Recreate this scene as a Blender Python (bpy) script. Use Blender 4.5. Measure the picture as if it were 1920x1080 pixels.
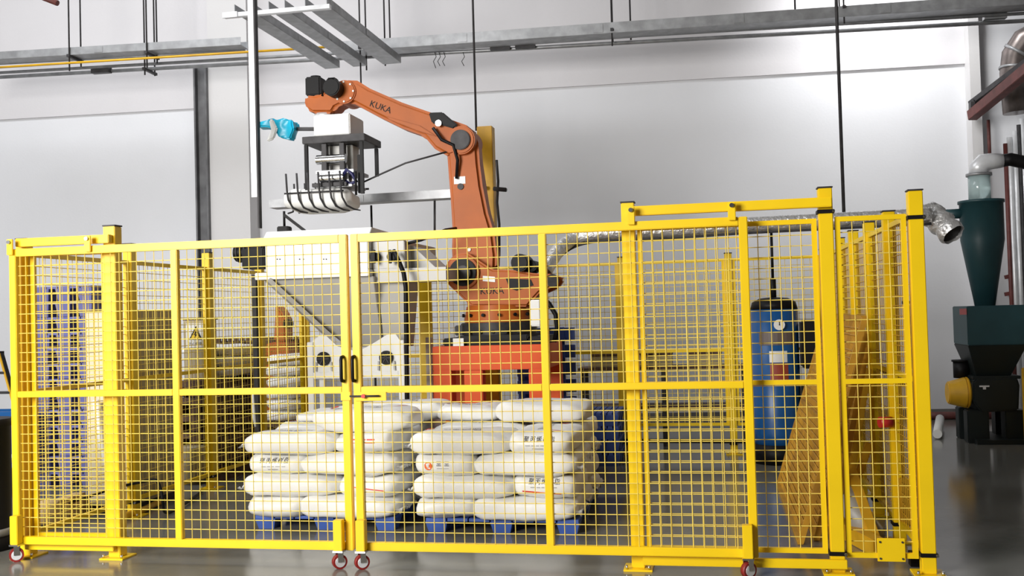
import bpy, bmesh, math, random
from mathutils import Vector, Matrix, Euler, noise
from mathutils.bvhtree import BVHTree

for _o in list(bpy.data.objects):
    bpy.data.objects.remove(_o)
SC = bpy.context.scene
COL = SC.collection
R = random.Random(7)
PI = math.pi

# ------------------------------------------------------------------ camera
F_PX, YAW, PITCH, ROLL, CAM_H = 1905.7, 0.19461, 0.02572, 0.02776, 1.5277
_f = Vector((-math.sin(YAW)*math.cos(PITCH), math.cos(YAW)*math.cos(PITCH), math.sin(PITCH)))
_r0 = Vector((math.cos(YAW), math.sin(YAW), 0)); _u0 = _r0.cross(_f)
_r = math.cos(ROLL)*_r0 - math.sin(ROLL)*_u0
_u = math.cos(ROLL)*_u0 + math.sin(ROLL)*_r0
cam_d = bpy.data.cameras.new('camera'); cam = bpy.data.objects.new('camera', cam_d); COL.objects.link(cam)
cam_d.sensor_width = 36; cam_d.lens = F_PX/1920*36; cam_d.clip_end = 200
cam.matrix_world = Matrix(((_r.x, _u.x, -_f.x, 0), (_r.y, _u.y, -_f.y, 0), (_r.z, _u.z, -_f.z, CAM_H), (0, 0, 0, 1)))
SC.camera = cam

# ------------------------------------------------------------------ light
SC.view_settings.view_transform = 'Standard'; SC.view_settings.look = 'None'
SC.view_settings.exposure = 0.15; SC.view_settings.gamma = 1.0
SC.view_settings.use_curve_mapping = False
SC.cycles.max_bounces = 6
wd = bpy.data.worlds.new('sky'); SC.world = wd; wd.use_nodes = True
wd.node_tree.nodes['Background'].inputs[0].default_value = (0.93, 0.96, 1.0, 1)
wd.node_tree.nodes['Background'].inputs[1].default_value = 0.3

def area(name, loc, target, sx, sy, power, col=(1, 1, 1)):
    d = bpy.data.lights.new(name, 'AREA'); d.shape = 'RECTANGLE'; d.size = sx; d.size_y = sy
    d.energy = power; d.color = col
    o = bpy.data.objects.new(name, d); COL.objects.link(o); o.location = loc
    o.rotation_euler = (Vector(target)-Vector(loc)).to_track_quat('-Z', 'Y').to_euler()
    return o
area('hall_door_daylight', (-6.0, -1.5, 3.6), (-3.0, 9, 1.0), 4, 3.4, 1150, (1, 0.98, 0.95))
area('wall_fill_lamp', (-7.2, 8.8, 8.6), (-7.0, 11.5, 0), 8, 3, 430, (0.95, 0.97, 1.0))  # added fill lamp, brightens the left back wall from above
area('high_window_daylight', (2.0, 12.7, 6.7), (2.35, 14.4, 5.0), 1.1, 0.6, 42, (0.98, 0.99, 1.0)).data.spread = 1.7

# ------------------------------------------------------------------ geometry helpers
def W(px, py, Y):
    """world point seen at a pixel of the photograph on the vertical plane y = Y"""
    d = _f + _r*((px-960)/F_PX) - _u*((py-540)/F_PX)
    t = Y/d.y
    return Vector((t*d.x, Y, CAM_H+t*d.z))
def G(px, py, z=0.0):
    d = _f + _r*((px-960)/F_PX) - _u*((py-540)/F_PX)
    t = (z-CAM_H)/d.z
    return Vector((t*d.x, t*d.y, z))

class MB:
    def __init__(s): s.v = []; s.f = []; s.sm = []
    def add(s, vs, fs, smooth=False):
        n = len(s.v); s.v += [Vector(v) for v in vs]
        for f in fs: s.f.append(tuple(i+n for i in f)); s.sm.append(smooth)
        return s
    def box(s, x0, x1, y0, y1, z0, z1):
        return s.add([(x0,y0,z0),(x1,y0,z0),(x1,y1,z0),(x0,y1,z0),(x0,y0,z1),(x1,y0,z1),(x1,y1,z1),(x0,y1,z1)],
                     [(0,3,2,1),(4,5,6,7),(0,1,5,4),(1,2,6,5),(2,3,7,6),(3,0,4,7)])
    def cbox(s, c, sx, sy, sz, rot=None):
        vs = [Vector((a*sx/2, b*sy/2, d*sz/2)) for d in (-1,1) for a, b in ((-1,-1),(1,-1),(1,1),(-1,1))]
        if rot is not None: vs = [rot @ v for v in vs]
        return s.add([Vector(c)+v for v in vs], [(0,3,2,1),(4,5,6,7),(0,1,5,4),(1,2,6,5),(2,3,7,6),(3,0,4,7)])
    def beam(s, p, q, w, h=None, up=(0, 0, 1)):
        p = Vector(p); q = Vector(q); h = h or w
        d = (q-p).normalized(); u = Vector(up)
        if abs(d.dot(u)) > 0.98: u = Vector((0, 1, 0))
        a = d.cross(u).normalized(); b = a.cross(d)
        vs = [c + a*(i*w/2) + b*(j*h/2) for c in (p, q) for i, j in ((-1,-1),(1,-1),(1,1),(-1,1))]
        return s.add(vs, [(0,3,2,1),(4,5,6,7),(0,1,5,4),(1,2,6,5),(2,3,7,6),(3,0,4,7)])
    def tube(s, pts, r, n=10, caps=True, smooth=True):
        pts = [Vector(p) for p in pts]; rs = r if isinstance(r, (list, tuple)) else [r]*len(pts)
        vs = []; a = None
        for i, p in enumerate(pts):
            d = (pts[min(i+1, len(pts)-1)]-pts[max(i-1, 0)]).normalized()
            if a is None:
                u = Vector((0, 0, 1)) if abs(d.z) < 0.9 else Vector((1, 0, 0)); a = d.cross(u).normalized()
            else:
                a = (a - d*a.dot(d)).normalized()
            b = d.cross(a)
            for k in range(n):
                t = 2*PI*k/n; vs.append(p + a*(rs[i]*math.cos(t)) + b*(rs[i]*math.sin(t)))
        fs = [(i*n+k, i*n+(k+1) % n, (i+1)*n+(k+1) % n, (i+1)*n+k) for i in range(len(pts)-1) for k in range(n)]
        n0 = len(s.v); s.add(vs, fs, smooth)
        if caps:
            s.f.append(tuple(n0+k for k in reversed(range(n)))); s.sm.append(False)
            s.f.append(tuple(n0+(len(pts)-1)*n+k for k in range(n))); s.sm.append(False)
        return s
    def cyl(s, p, q, r0, r1=None, n=24): return s.tube([p, q], [r0, r0 if r1 is None else r1], n)
    def wire(s, p, q, r):                                   # four sided cheap rod
        return s.tube([p, q], r, 4, False, False)
    def lathe(s, c, prof, n=28):
        c = Vector(c); vs = []
        for r_, z in prof:
            for k in range(n):
                t = 2*PI*k/n; vs.append(c+Vector((r_*math.cos(t), r_*math.sin(t), z)))
        fs = [(i*n+k, i*n+(k+1) % n, (i+1)*n+(k+1) % n, (i+1)*n+k) for i in range(len(prof)-1) for k in range(n)]
        n0 = len(s.v); s.add(vs, fs, True)
        s.f.append(tuple(n0+k for k in reversed(range(n)))); s.sm.append(False)
        s.f.append(tuple(n0+(len(prof)-1)*n+k for k in range(n))); s.sm.append(False)
        return s
    def prism(s, poly, y0, y1):                             # poly: list of Vector in the plane y=y0, extruded to y1
        n = len(poly)
        vs = [Vector((p.x, y0, p.z)) for p in poly]+[Vector((p.x, y1, p.z)) for p in poly]
        fs = [tuple(range(n)), tuple(reversed(range(n, 2*n)))]+[(i, i+n, (i+1) % n+n, (i+1) % n) for i in range(n)]
        return s.add(vs, fs)
    def hexa(s, a, b):                                      # two quads -> solid
        return s.add(list(a)+list(b), [(3,2,1,0),(4,5,6,7),(0,1,5,4),(1,2,6,5),(2,3,7,6),(3,0,4,7)])
    def build(s, name, m, parent=None, bevel=0.0, seg=2, origin=None):
        me = bpy.data.meshes.new(name)
        off = Vector(origin) if origin is not None else (root_loc(parent) if parent else Vector((0, 0, 0)))
        me.from_pydata([v-off for v in s.v], [], s.f)
        for p, sm in zip(me.polygons, s.sm): p.use_smooth = sm
        bm = bmesh.new(); bm.from_mesh(me)
        bmesh.ops.recalc_face_normals(bm, faces=bm.faces)
        if bevel > 0:
            es = [e for e in bm.edges if len(e.link_faces) == 2 and e.calc_face_angle(0) > 0.5]
            r = bmesh.ops.bevel(bm, geom=es, offset=bevel, segments=seg, affect='EDGES', clamp_overlap=True)
            for f in bm.faces: f.smooth = True
        bm.to_mesh(me); bm.free()
        if bevel > 0: me.set_sharp_from_angle(angle=0.7)
        me.materials.append(m)
        o = bpy.data.objects.new(name, me); COL.objects.link(o)
        if parent: o.parent = parent
        elif origin is not None: o.location = origin
        return o

def root_loc(o):
    v = Vector((0, 0, 0))
    while o is not None: v += o.location; o = o.parent
    return v
def tag(o, label=None, cat=None, group=None, kind=None):
    if label: o['label'] = label
    if cat: o['category'] = cat
    if group: o['group'] = group
    if kind: o['kind'] = kind
    return o
def thing(name, loc, label, cat, group=None):
    o = bpy.data.objects.new(name, None); COL.objects.link(o); o.location = loc; o.empty_display_size = 0.1
    return tag(o, label, cat, group)
def copy_tree(o, parent=None):
    c = o.copy(); COL.objects.link(c); c.parent = parent
    for ch in list(o.children): copy_tree(ch, c)
    return c
def struct(name, mb, m, bevel=0.0):
    o = mb.build(name, m, None, bevel); o['kind'] = 'structure'; return o

# ------------------------------------------------------------------ materials
def mat(name, col, rough=0.5, metal=0.0, var=0.08, scale=6.0, bump=0.0, bscale=None, dirt=None, dirt_amt=0.0, alpha=1.0, trans=0.0, coat=0.0, spec=None):
    m = bpy.data.materials.new(name); m.use_nodes = True
    nt = m.node_tree; N = nt.nodes; L = nt.links; b = N['Principled BSDF']
    b.inputs['Roughness'].default_value = rough; b.inputs['Metallic'].default_value = metal
    if spec is not None: b.inputs['Specular IOR Level'].default_value = spec
    if trans: b.inputs['Transmission Weight'].default_value = trans
    if coat: b.inputs['Coat Weight'].default_value = coat
    tc = N.new('ShaderNodeTexCoord'); nz = N.new('ShaderNodeTexNoise')
    nz.inputs['Scale'].default_value = scale; nz.inputs['Detail'].default_value = 6
    L.new(tc.outputs['Object'], nz.inputs['Vector'])
    rp = N.new('ShaderNodeValToRGB'); L.new(nz.outputs['Fac'], rp.inputs['Fac'])
    lo = [max(0, c*(1-var)) for c in col[:3]]; hi = [min(1, c*(1+var)) for c in col[:3]]
    rp.color_ramp.elements[0].position = 0.3; rp.color_ramp.elements[0].color = (*lo, 1)
    rp.color_ramp.elements[1].position = 0.7; rp.color_ramp.elements[1].color = (*hi, 1)
    out = rp.outputs['Color']
    if dirt:
        n2 = N.new('ShaderNodeTexNoise'); n2.inputs['Scale'].default_value = scale*0.4; n2.inputs['Detail'].default_value = 8
        L.new(tc.outputs['Object'], n2.inputs['Vector'])
        r2 = N.new('ShaderNodeValToRGB'); r2.color_ramp.elements[0].position = 0.5; r2.color_ramp.elements[1].position = 0.75
        r2.color_ramp.elements[0].color = (0, 0, 0, 1); r2.color_ramp.elements[1].color = (dirt_amt,)*3+(1,)
        L.new(n2.outputs['Fac'], r2.inputs['Fac'])
        mx = N.new('ShaderNodeMix'); mx.data_type = 'RGBA'; L.new(r2.outputs['Color'], mx.inputs['Factor'])
        L.new(out, mx.inputs['A']); mx.inputs['B'].default_value = (*dirt, 1); out = mx.outputs['Result']
    L.new(out, b.inputs['Base Color'])
    if bump:
        bn = N.new('ShaderNodeTexNoise'); bn.inputs['Scale'].default_value = bscale or scale*4; bn.inputs['Detail'].default_value = 4
        L.new(tc.outputs['Object'], bn.inputs['Vector'])
        bp = N.new('ShaderNodeBump'); bp.inputs['Strength'].default_value = bump; bp.inputs['Distance'].default_value = 0.02
        L.new(bn.outputs['Fac'], bp.inputs['Height']); L.new(bp.outputs['Normal'], b.inputs['Normal'])
    return m
YEL = mat('yellow_paint', (0.90, 0.60, 0.004), 0.38, var=0.05, scale=3)
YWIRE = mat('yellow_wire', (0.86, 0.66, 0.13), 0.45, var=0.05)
YBRN = mat('shaded_yellow_paint', (0.50, 0.25, 0.012), 0.6, var=0.2, dirt=(0.2, 0.08, 0.015), dirt_amt=0.6)  # yellow of the leaning panels, with their shade put into the colour
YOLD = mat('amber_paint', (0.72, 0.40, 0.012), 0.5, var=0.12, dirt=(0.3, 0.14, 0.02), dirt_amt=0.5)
BLK = mat('black_plastic', (0.006, 0.0055, 0.006), 0.5, var=0.2, spec=0.2)
DKG = mat('dark_steel', (0.05, 0.048, 0.05), 0.5, 0.2, var=0.3, scale=10, spec=0.25)
CHAN = mat('channel_steel', (0.13, 0.13, 0.135), 0.5, 0.3, var=0.3, scale=5)
GAL = mat('galvanised_steel', (0.36, 0.365, 0.375), 0.45, 0.5, var=0.18, scale=9, dirt=(0.2, 0.2, 0.2), dirt_amt=0.4)
GALB = mat('bright_galvanised_steel', (0.8, 0.81, 0.83), 0.35, 0.3, var=0.1, scale=9)
CHR = mat('chrome', (0.75, 0.75, 0.76), 0.18, 1.0, var=0.05)
ORG = mat('orange_casting', (0.47, 0.115, 0.016), 0.5, spec=0.3, var=0.08, scale=4, dirt=(0.3, 0.09, 0.03), dirt_amt=0.45)
ORS = mat('red_orange_paint', (0.80, 0.095, 0.006), 0.45, spec=0.3, var=0.07, scale=3)
WHT = mat('white_paint', (0.80, 0.80, 0.77), 0.4, var=0.04, scale=3)
GRY = mat('light_grey_paint', (0.50, 0.49, 0.46), 0.4, var=0.05, scale=3)
BAG = mat('white_woven_plastic', (0.86, 0.855, 0.83), 0.48, var=0.03, scale=5, bump=0.25, bscale=9)
BAGR = mat('red_print', (0.75, 0.06, 0.03), 0.5); BAGK = mat('black_print', (0.03, 0.03, 0.035), 0.5)
BAGG = mat('grey_print', (0.33, 0.33, 0.34), 0.5); BAGO = mat('orange_print', (0.85, 0.17, 0.03), 0.5)
BLU = mat('blue_plastic', (0.05, 0.11, 0.40), 0.5, var=0.15)
BLUL = mat('faded_blue_plastic', (0.14, 0.145, 0.36), 0.55, var=0.15)
TBL = mat('blue_tank_paint', (0.008, 0.085, 0.27), 0.35, var=0.1)
TEAL = mat('dark_teal_paint', (0.012, 0.048, 0.056), 0.45, var=0.12, scale=4, dirt=(0.03, 0.05, 0.05), dirt_amt=0.4)
TEALD = mat('black_green_paint', (0.004, 0.009, 0.009), 0.5, var=0.2)
FOIL = mat('aluminium_foil', (0.78, 0.77, 0.76), 0.36, 0.7, var=0.1, scale=14, bump=1.0, bscale=22)
BEI = mat('beige_cabinet_paint', (0.66, 0.58, 0.42), 0.45, var=0.04, scale=3)
TAN = mat('tan_and_shaded_beige_paint', (0.40, 0.33, 0.20), 0.5, var=0.05, scale=3)
WOOD = mat('dark_old_wood', (0.10, 0.055, 0.035), 0.75, var=0.4, scale=14, bump=0.4)
WOODL = mat('pale_timber', (0.55, 0.38, 0.17), 0.65, var=0.2, scale=14)
RUST = mat('red_oxide_paint', (0.13, 0.035, 0.03), 0.55, var=0.3, scale=9)
RED = mat('red_plastic', (0.6, 0.03, 0.025), 0.4)
CYAN = mat('cyan_plastic_film', (0.01, 0.42, 0.62), 0.35, var=0.2)
GLS = mat('clear_tube', (0.6, 0.75, 0.75), 0.15, trans=0.5, var=0.03)
SKIRT = mat('grey_skirting_paint', (0.17, 0.16, 0.15), 0.55, var=0.15)

def wall_mat(name, col, hi=None):
    m = mat(name, col, 0.75, var=0.025, scale=0.8, dirt=tuple(c*0.82 for c in col), dirt_amt=0.25, bump=0.08, bscale=30)
    return m
WALL = wall_mat('white_plaster', (0.74, 0.745, 0.77)); WALU = wall_mat('greyish_plaster', (0.66, 0.645, 0.66))
PIL = wall_mat('column_plaster', (0.66, 0.65, 0.65))

def floor_mat():
    m = bpy.data.materials.new('grey_epoxy_floor'); m.use_nodes = True
    nt = m.node_tree; N = nt.nodes; L = nt.links; b = N['Principled BSDF']
    tc = N.new('ShaderNodeTexCoord')
    n1 = N.new('ShaderNodeTexNoise'); n1.inputs['Scale'].default_value = 0.7; n1.inputs['Detail'].default_value = 8
    n2 = N.new('ShaderNodeTexNoise'); n2.inputs['Scale'].default_value = 9; n2.inputs['Detail'].default_value = 10; n2.inputs['Roughness'].default_value = 0.7
    L.new(tc.outputs['Object'], n1.inputs['Vector']); L.new(tc.outputs['Object'], n2.inputs['Vector'])
    r1 = N.new('ShaderNodeValToRGB'); L.new(n1.outputs['Fac'], r1.inputs['Fac'])
    r1.color_ramp.elements[0].position = 0.35; r1.color_ramp.elements[0].color = (0.155, 0.152, 0.136, 1)
    r1.color_ramp.elements[1].position = 0.65; r1.color_ramp.elements[1].color = (0.205, 0.202, 0.184, 1)
    r2 = N.new('ShaderNodeValToRGB'); L.new(n2.outputs['Fac'], r2.inputs['Fac'])
    r2.color_ramp.elements[0].position = 0.62; r2.color_ramp.elements[0].color = (0, 0, 0, 1)
    r2.color_ramp.elements[1].position = 0.74; r2.color_ramp.elements[1].color = (0.5, 0.5, 0.5, 1)
    mx = N.new('ShaderNodeMix'); mx.data_type = 'RGBA'; L.new(r2.outputs['Color'], mx.inputs['Factor'])
    L.new(r1.outputs['Color'], mx.inputs['A']); mx.inputs['B'].default_value = (0.27, 0.27, 0.25, 1)
    L.new(mx.outputs['Result'], b.inputs['Base Color']); b.inputs['IOR'].default_value = 1.6
    r3 = N.new('ShaderNodeMapRange'); r3.inputs['To Min'].default_value = 0.06; r3.inputs['To Max'].default_value = 0.24
    L.new(n1.outputs['Fac'], r3.inputs['Value']); L.new(r3.outputs['Result'], b.inputs['Roughness'])
    bp = N.new('ShaderNodeBump'); bp.inputs['Strength'].default_value = 0.02; bp.inputs['Distance'].default_value = 0.02
    L.new(n2.outputs['Fac'], bp.inputs['Height']); L.new(bp.outputs['Normal'], b.inputs['Normal'])
    return m
FLOOR = floor_mat()

HALL = mat('bounce_cutting_grey', (0.20, 0.195, 0.19), 0.8, var=0.1, scale=0.6)  # unseen hall faces kept dark to cut bounce light
# ------------------------------------------------------------------ the hall
WA = math.radians(3.3)                                     # the back wall is not quite parallel to the fence
WD = Vector((math.cos(WA), math.sin(WA), 0)); WN = Vector((math.sin(WA), -math.cos(WA), 0))   # along, towards the camera
W0 = Vector((2.86, 14.5, 0))
def wallpt(s, z, out=0.0): return W0 + WD*s + WN*out + Vector((0, 0, z))
def wallbox(s0, s1, z0, z1, o0, o1):
    m = MB()
    a = [wallpt(s0, z0, o1), wallpt(s1, z0, o1), wallpt(s1, z1, o1), wallpt(s0, z1, o1)]
    b = [wallpt(s0, z0, o0), wallpt(s1, z0, o0), wallpt(s1, z1, o0), wallpt(s0, z1, o0)]
    return m.hexa(a, b)
def wall_s(px, out=0.0):                                   # distance along the wall seen at a pixel column
    d = _f + _r*((px-960)/F_PX)
    n = WN; t = (W0+WN*out).dot(n)/d.dot(n)
    return (Vector((d.x*t, d.y*t, 0))-W0).dot(WD)

struct('floor', MB().box(-16, 9, -10, 17, -0.2, 0), FLOOR)
struct('wall_back', wallbox(-17, 5.2, 0, 9, -0.25, 0.0), WALL)
struct('trim_1', wallbox(-17, wall_s(1835), 4.72, 6.9, 0.002, 0.035), WALU)
struct('baseboard_back', wallbox(-17, 5.2, 0, 0.10, 0.002, 0.03), SKIRT)
struct('wall_right', MB().box(5.6, 5.85, -10, 14.5, 0, 9), HALL)
struct('wall_left', MB().box(-16, -15.75, -10, 13.6, 0, 9), WALL)
struct('added_shade_wall', MB().box(-2.2, 5.59, -4.3, -4.1, 0, 9), HALL)  # unseen wall added to block sky light from the right side
struct('ceiling', MB().box(-16, 7.25, -10, 15.5, 9, 9.2), HALL)
struct('trim_2', wallbox(wall_s(398, .35), wall_s(472, .35), 0, 9, 0.002, 0.35), PIL)
struct('trim_3', wallbox(wall_s(1838, .3), wall_s(1858, .3), 0, 9, 0.002, 0.22), PIL)
# dark steel channel beside the left pilaster
t = thing('steel_channel', wallpt(wall_s(383, .4), 0, .3), 'dark grey steel channel running up the wall beside the concrete pilaster', 'channel')
s0, s1 = wall_s(371, .4), wall_s(395, .4)
wallbox(s0, s1, 0.03, 5.24, 0.30, 0.33).build('web', CHAN, t)
wallbox(s0, s0+.025, 0.03, 5.24, 0.331, 0.42).build('flange', CHAN, t)
wallbox(s1-.025, s1, 0.03, 5.24, 0.331, 0.42).build('flange', CHAN, t)

# ------------------------------------------------------------------ fence parts
YP, YG = 6.09, 5.98
GRID = 0.0625
def mesh_panel(mb, o, ud, vd, w, h, r=0.0027, g=GRID):
    """welded wire grid: o corner, ud/vd unit directions"""
    o = Vector(o); ud = Vector(ud); vd = Vector(vd)
    n = max(1, round(w/g)); k = max(1, round(h/g)); nrm = ud.cross(vd)
    for i in range(1, n): mb.wire(o+ud*(w*i/n)+nrm*r, o+ud*(w*i/n)+vd*h+nrm*r, r)
    for j in range(1, k): mb.wire(o+vd*(h*j/k)-nrm*r, o+vd*(h*j/k)+ud*w-nrm*r, r)
def part_of(fence, name, loc):
    o = bpy.data.objects.new(name, None); COL.objects.link(o); o.location = Vector(loc)-fence.location; o.parent = fence; o.empty_display_size = .1
    return o
def fence_run(loc, label): return thing('safety_fence', loc, label, 'fence')
XL, XR, YB = -4.58, 1.13, 10.9
F_LEFT = fence_run((-4.2, 6.09, 0), 'short fixed end of the yellow fence at the front left, between two posts')
F_RIGHT = fence_run((.3, 6.09, 0), 'fixed front right stretch of the yellow fence with two mesh panels and three posts')
F_SL = fence_run((XL, 8.5, 0), 'left side of the yellow mesh fence running back past the beige cabinet')
F_SR = fence_run((XR, 8.5, 0), 'right side of the yellow mesh fence running back beside the leaning panels')
F_BACK = fence_run((-1.7, YB, 0), 'rear stretch of the yellow mesh fence behind the robot and blue tank')
def fence_post(F, x, y, h, s=0.078, m=YEL, clampz=None, plate=True):
    t = part_of(F, 'fence_post', (x, y, 0))
    MB().box(x-s/2, x+s/2, y-s/2, y+s/2, 0.012, h).build('upright', m, t, .004)
    MB().box(x-s/2-.004, x+s/2+.004, y-s/2-.004, y+s/2+.004, h+.001, h+.010).build('cap', DKG, t, .002)
    MB().box(x-.085, x+.085, y-.085, y+.085, 0, 0.0115).build('base_plate', m, t, .002)
    for z in ([0.105] + ([clampz] if clampz else [])):
        MB().box(x-s/2-.009, x+s/2+.009, y-s/2-.009, y+s/2+.009, z, z+.022).build('clamp_band', BLK, t, .002)
        bz = MB(); bz.cyl((x+s/2+.002, y-s/2-.02, z+.011), (x+s/2+.002, y-s/2-.008, z+.011), .008, n=8); bz.build('bolt', CHR, t)
    for i, (a, b) in enumerate(((-.065, -.065), (.065, -.065))):
        bz = MB(); bz.cyl((x+a, y+b, .0125), (x+a, y+b, .034), .008, n=8); bz.build('bolt', CHR, t)
    return t
def px_x(px, Y, py=735): return W(px, py, Y).x
xA, xB, xC, xD = px_x(50, YP), px_x(216, YP), px_x(1188, YP), px_x(1559, YP)
fence_post(F_LEFT, xA, YP, 2.12)
fence_post(F_LEFT, xB, YP, 2.18, .085)
fence_post(F_RIGHT, xC, YP, 2.17)
fence_post(F_RIGHT, xD, YP, 2.20, clampz=2.055)
fence_post(F_RIGHT, XR+.01, YP, 2.16, clampz=2.00)

def panel(F, a, b, z0, z1, fw=.028, mid=1.09, m=YEL, wm=YWIRE, group=None, grp2=None, wr=0.0027):
    """fixed mesh panel between ground points a and b"""
    a = Vector((a[0], a[1], 0)); b = Vector((b[0], b[1], 0)); d = (b-a).normalized(); L = (b-a).length; up = Vector((0, 0, 1))
    t = part_of(F, 'fence_panel', (a+b)/2+up*z0)
    def bar(nm, p, q): MB().beam(p, q, fw, fw, up=(0, 0, 1)).build(nm, m, t)
    bar('stile', a+up*z0, a+up*z1); bar('stile', b+up*z0, b+up*z1)
    h = d*(fw/2)
    bar('rail', a+h+up*(z0+fw/2), b-h+up*(z0+fw/2)); bar('rail', a+h+up*(z1-fw/2), b-h+up*(z1-fw/2))
    if mid: bar('rail', a+h+up*mid, b-h+up*mid)
    g = MB(); mesh_panel(g, a+h+up*(z0+fw), d, up, L-fw, z1-z0-2*fw, wr); tag(g.build('wire_mesh', wm, t), kind='stuff')
    return t
h_ = .045
panel(F_LEFT, (xA+h_+.02, YP), (xB-h_-.02, YP), .13, 2.03)
panel(F_RIGHT, (xC+h_+.02, YP), (xD-h_-.02, YP), .11, 2.03)
pf = panel(F_RIGHT, (xD+h_+.02, YP), (XR-h_-.01, YP), .09, 2.035)
c = W(1672, 1048, YP-.03)
MB().box(c.x-.075, c.x+.075, YP-.030, YP-.018, .075, .205).build('cover_plate', YEL, pf, .002)
bz = MB()
for a in (-.06, .06):
    for z in (.092, .185): bz.cyl((c.x+a, YP-.036, z), (c.x+a, YP-.031, z), .006, n=8)
bz.build('rivet', DKG, pf)
# bottom toe rail spanning under the right fixed panels
t = part_of(F_RIGHT, 'guide_rail', ((xC+xD)/2, YG+.02, 0))
MB().beam((xC+.03, YP-.07, .065), (xD+.045, YP-.07, .065), .03, .05).build('bar', YEL, t, .003)
t = part_of(F_LEFT, 'guide_rail', ((xA+xB)/2, YG+.02, 0))
MB().beam((xA+.03, YP-.07, .085), (xB+.02, YP-.07, .085), .03, .05).build('bar', YEL, t, .003)
def top_guide(F, xa, xb, z, brackets):
    t = part_of(F, 'guide_rail', ((xa+xb)/2, YP-.06, z))
    MB().beam((xa, YP-.07, z), (xb, YP-.07, z), .05, .055).build('bar', YEL, t, .004)
    for x in brackets:
        MB().box(x-.022, x+.022, YG-.042, YG-.028, z-.085, z+.02).build('roller_bracket', YEL, t, .003)
        b = MB(); b.cyl((x, YG-.055, z-.0), (x, YG-.043, z-.0), .013, n=10); b.build('bolt', CHR, t)
    return t
top_guide(F_LEFT, xA, xB+.03, 2.095, (xA+.0, px_x(175, YG)))
top_guide(F_RIGHT, xC, xD+.03, 2.115, (px_x(1194, YG), px_x(1383, YG)))

def caster(parent, x, y):
    MB().box(x-.028, x+.028, y-.028, y+.028, .115, .30).build('caster_bracket', YEL, parent, .003)
    a = Vector((.62, -.785, 0)); n = Vector((.785, .62, 0)); c = Vector((x, y, .045))
    f = MB(); f.box(x-.032, x+.032, y-.032, y+.032, .104, .1145)
    for k in (-.024, .024): f.beam(c+a*k, Vector((x, y, .104))+a*k, .034, .004, up=a)
    fk = f.build('caster_fork', CHR, parent)
    w = MB(); w.cyl(c-a*.017, c+a*.017, .045, n=24); w.build('wheel', mat('dark_red_tyre', (.25, .015, .012), .5) if 'dark_red_tyre' not in bpy.data.materials else bpy.data.materials['dark_red_tyre'], fk)
    hb = MB(); hb.cyl(c-a*.020, c+a*.020, .032, n=20); hb.build('hub', GALB, fk)
def gate(label, x0, x1, xm, handle_x, caster_x):
    z0, z1 = .105, 2.05; s = .05
    t = thing('sliding_gate', ((x0+x1)/2, YG, 0), label, 'gate', 'sliding mesh gates')
    def bx(nm, a, b, c_, d): return MB().box(a, b, YG-.022, YG+.022, c_, d).build(nm, YEL, t, .004)
    bx('stile', x0, x0+s, z0, z1); bx('stile', x1-s, x1, z0, z1); bx('stile', xm-.023, xm+.023, z0+s, z1-s)
    bx('rail', x0+s, x1-s, z1-s, z1); bx('rail', x0+s, x1-s, z0, z0+s)
    for a, b in ((x0+s, xm-.023), (xm+.023, x1-s)):
        bx('rail', a, b, 1.068, 1.108)
        g = MB()
        mesh_panel(g, (a, YG, z0+s), (1, 0, 0), (0, 0, 1), b-a, 1.068-z0-s); mesh_panel(g, (a, YG, 1.108), (1, 0, 0), (0, 0, 1), b-a, z1-s-1.108)
        tag(g.build('wire_mesh', YWIRE, t), kind='stuff')
    h = MB(); hz = W(645, 692, YG-.05).z
    h.tube([(handle_x, YG-.023, hz-.075), (handle_x, YG-.05, hz-.072), (handle_x, YG-.058, hz-.055), (handle_x, YG-.058, hz+.055), (handle_x, YG-.05, hz+.072), (handle_x, YG-.023, hz+.075)], .011, 8)
    h.build('handle', BLK, t)
    for cx_, cy_ in caster_x: caster(t, cx_, cy_)
    return t
gx0, gx1, gx2, gx3 = px_x(24, YG), px_x(658, YG), px_x(665, YG), px_x(1412, YG)
g1 = gate('left yellow sliding gate of welded mesh with black pull handle', gx0, gx1, px_x(333, YG), px_x(647, YG), ((px_x(31, YG-.05, 1010), YG-.052), (px_x(636, YG-.05, 1010), YG-.052)))
g2 = gate('right yellow sliding gate of welded mesh with bolt latch and handle', gx2, gx3, px_x(1025, YG), px_x(668, YG), ((px_x(678, YG-.05, 1010), YG-.052), (px_x(1402, YG-.05, 1020), YG-.052)))
# bolt latch
def P2(px, py, Y=YG-.03): return W(px, py, Y)
a = P2(666, 752); b = P2(724, 735)
l = MB(); l.box(a.x, b.x, YG-.031, YG-.0225, a.z, b.z); lt = l.build('latch_plate', YEL, g2, .002)
l = MB(); l.cyl((a.x-.03, YG-.042, (a.z+b.z)/2+.004), (b.x-.04, YG-.042, (a.z+b.z)/2+.004), .006, n=8); l.build('bolt', DKG, lt)
l = MB(); l.cyl((a.x+.06, YG-.055, (a.z+b.z)/2+.004), (a.x+.06, YG-.044, (a.z+b.z)/2+.004), .013, n=10); l.build('knob', RED, lt)
a = P2(639, 751); b = P2(657, 735)
MB().box(a.x, b.x, YG-.031, YG-.0225, a.z, b.z).build('latch_keeper', YEL, g1, .002)

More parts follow.
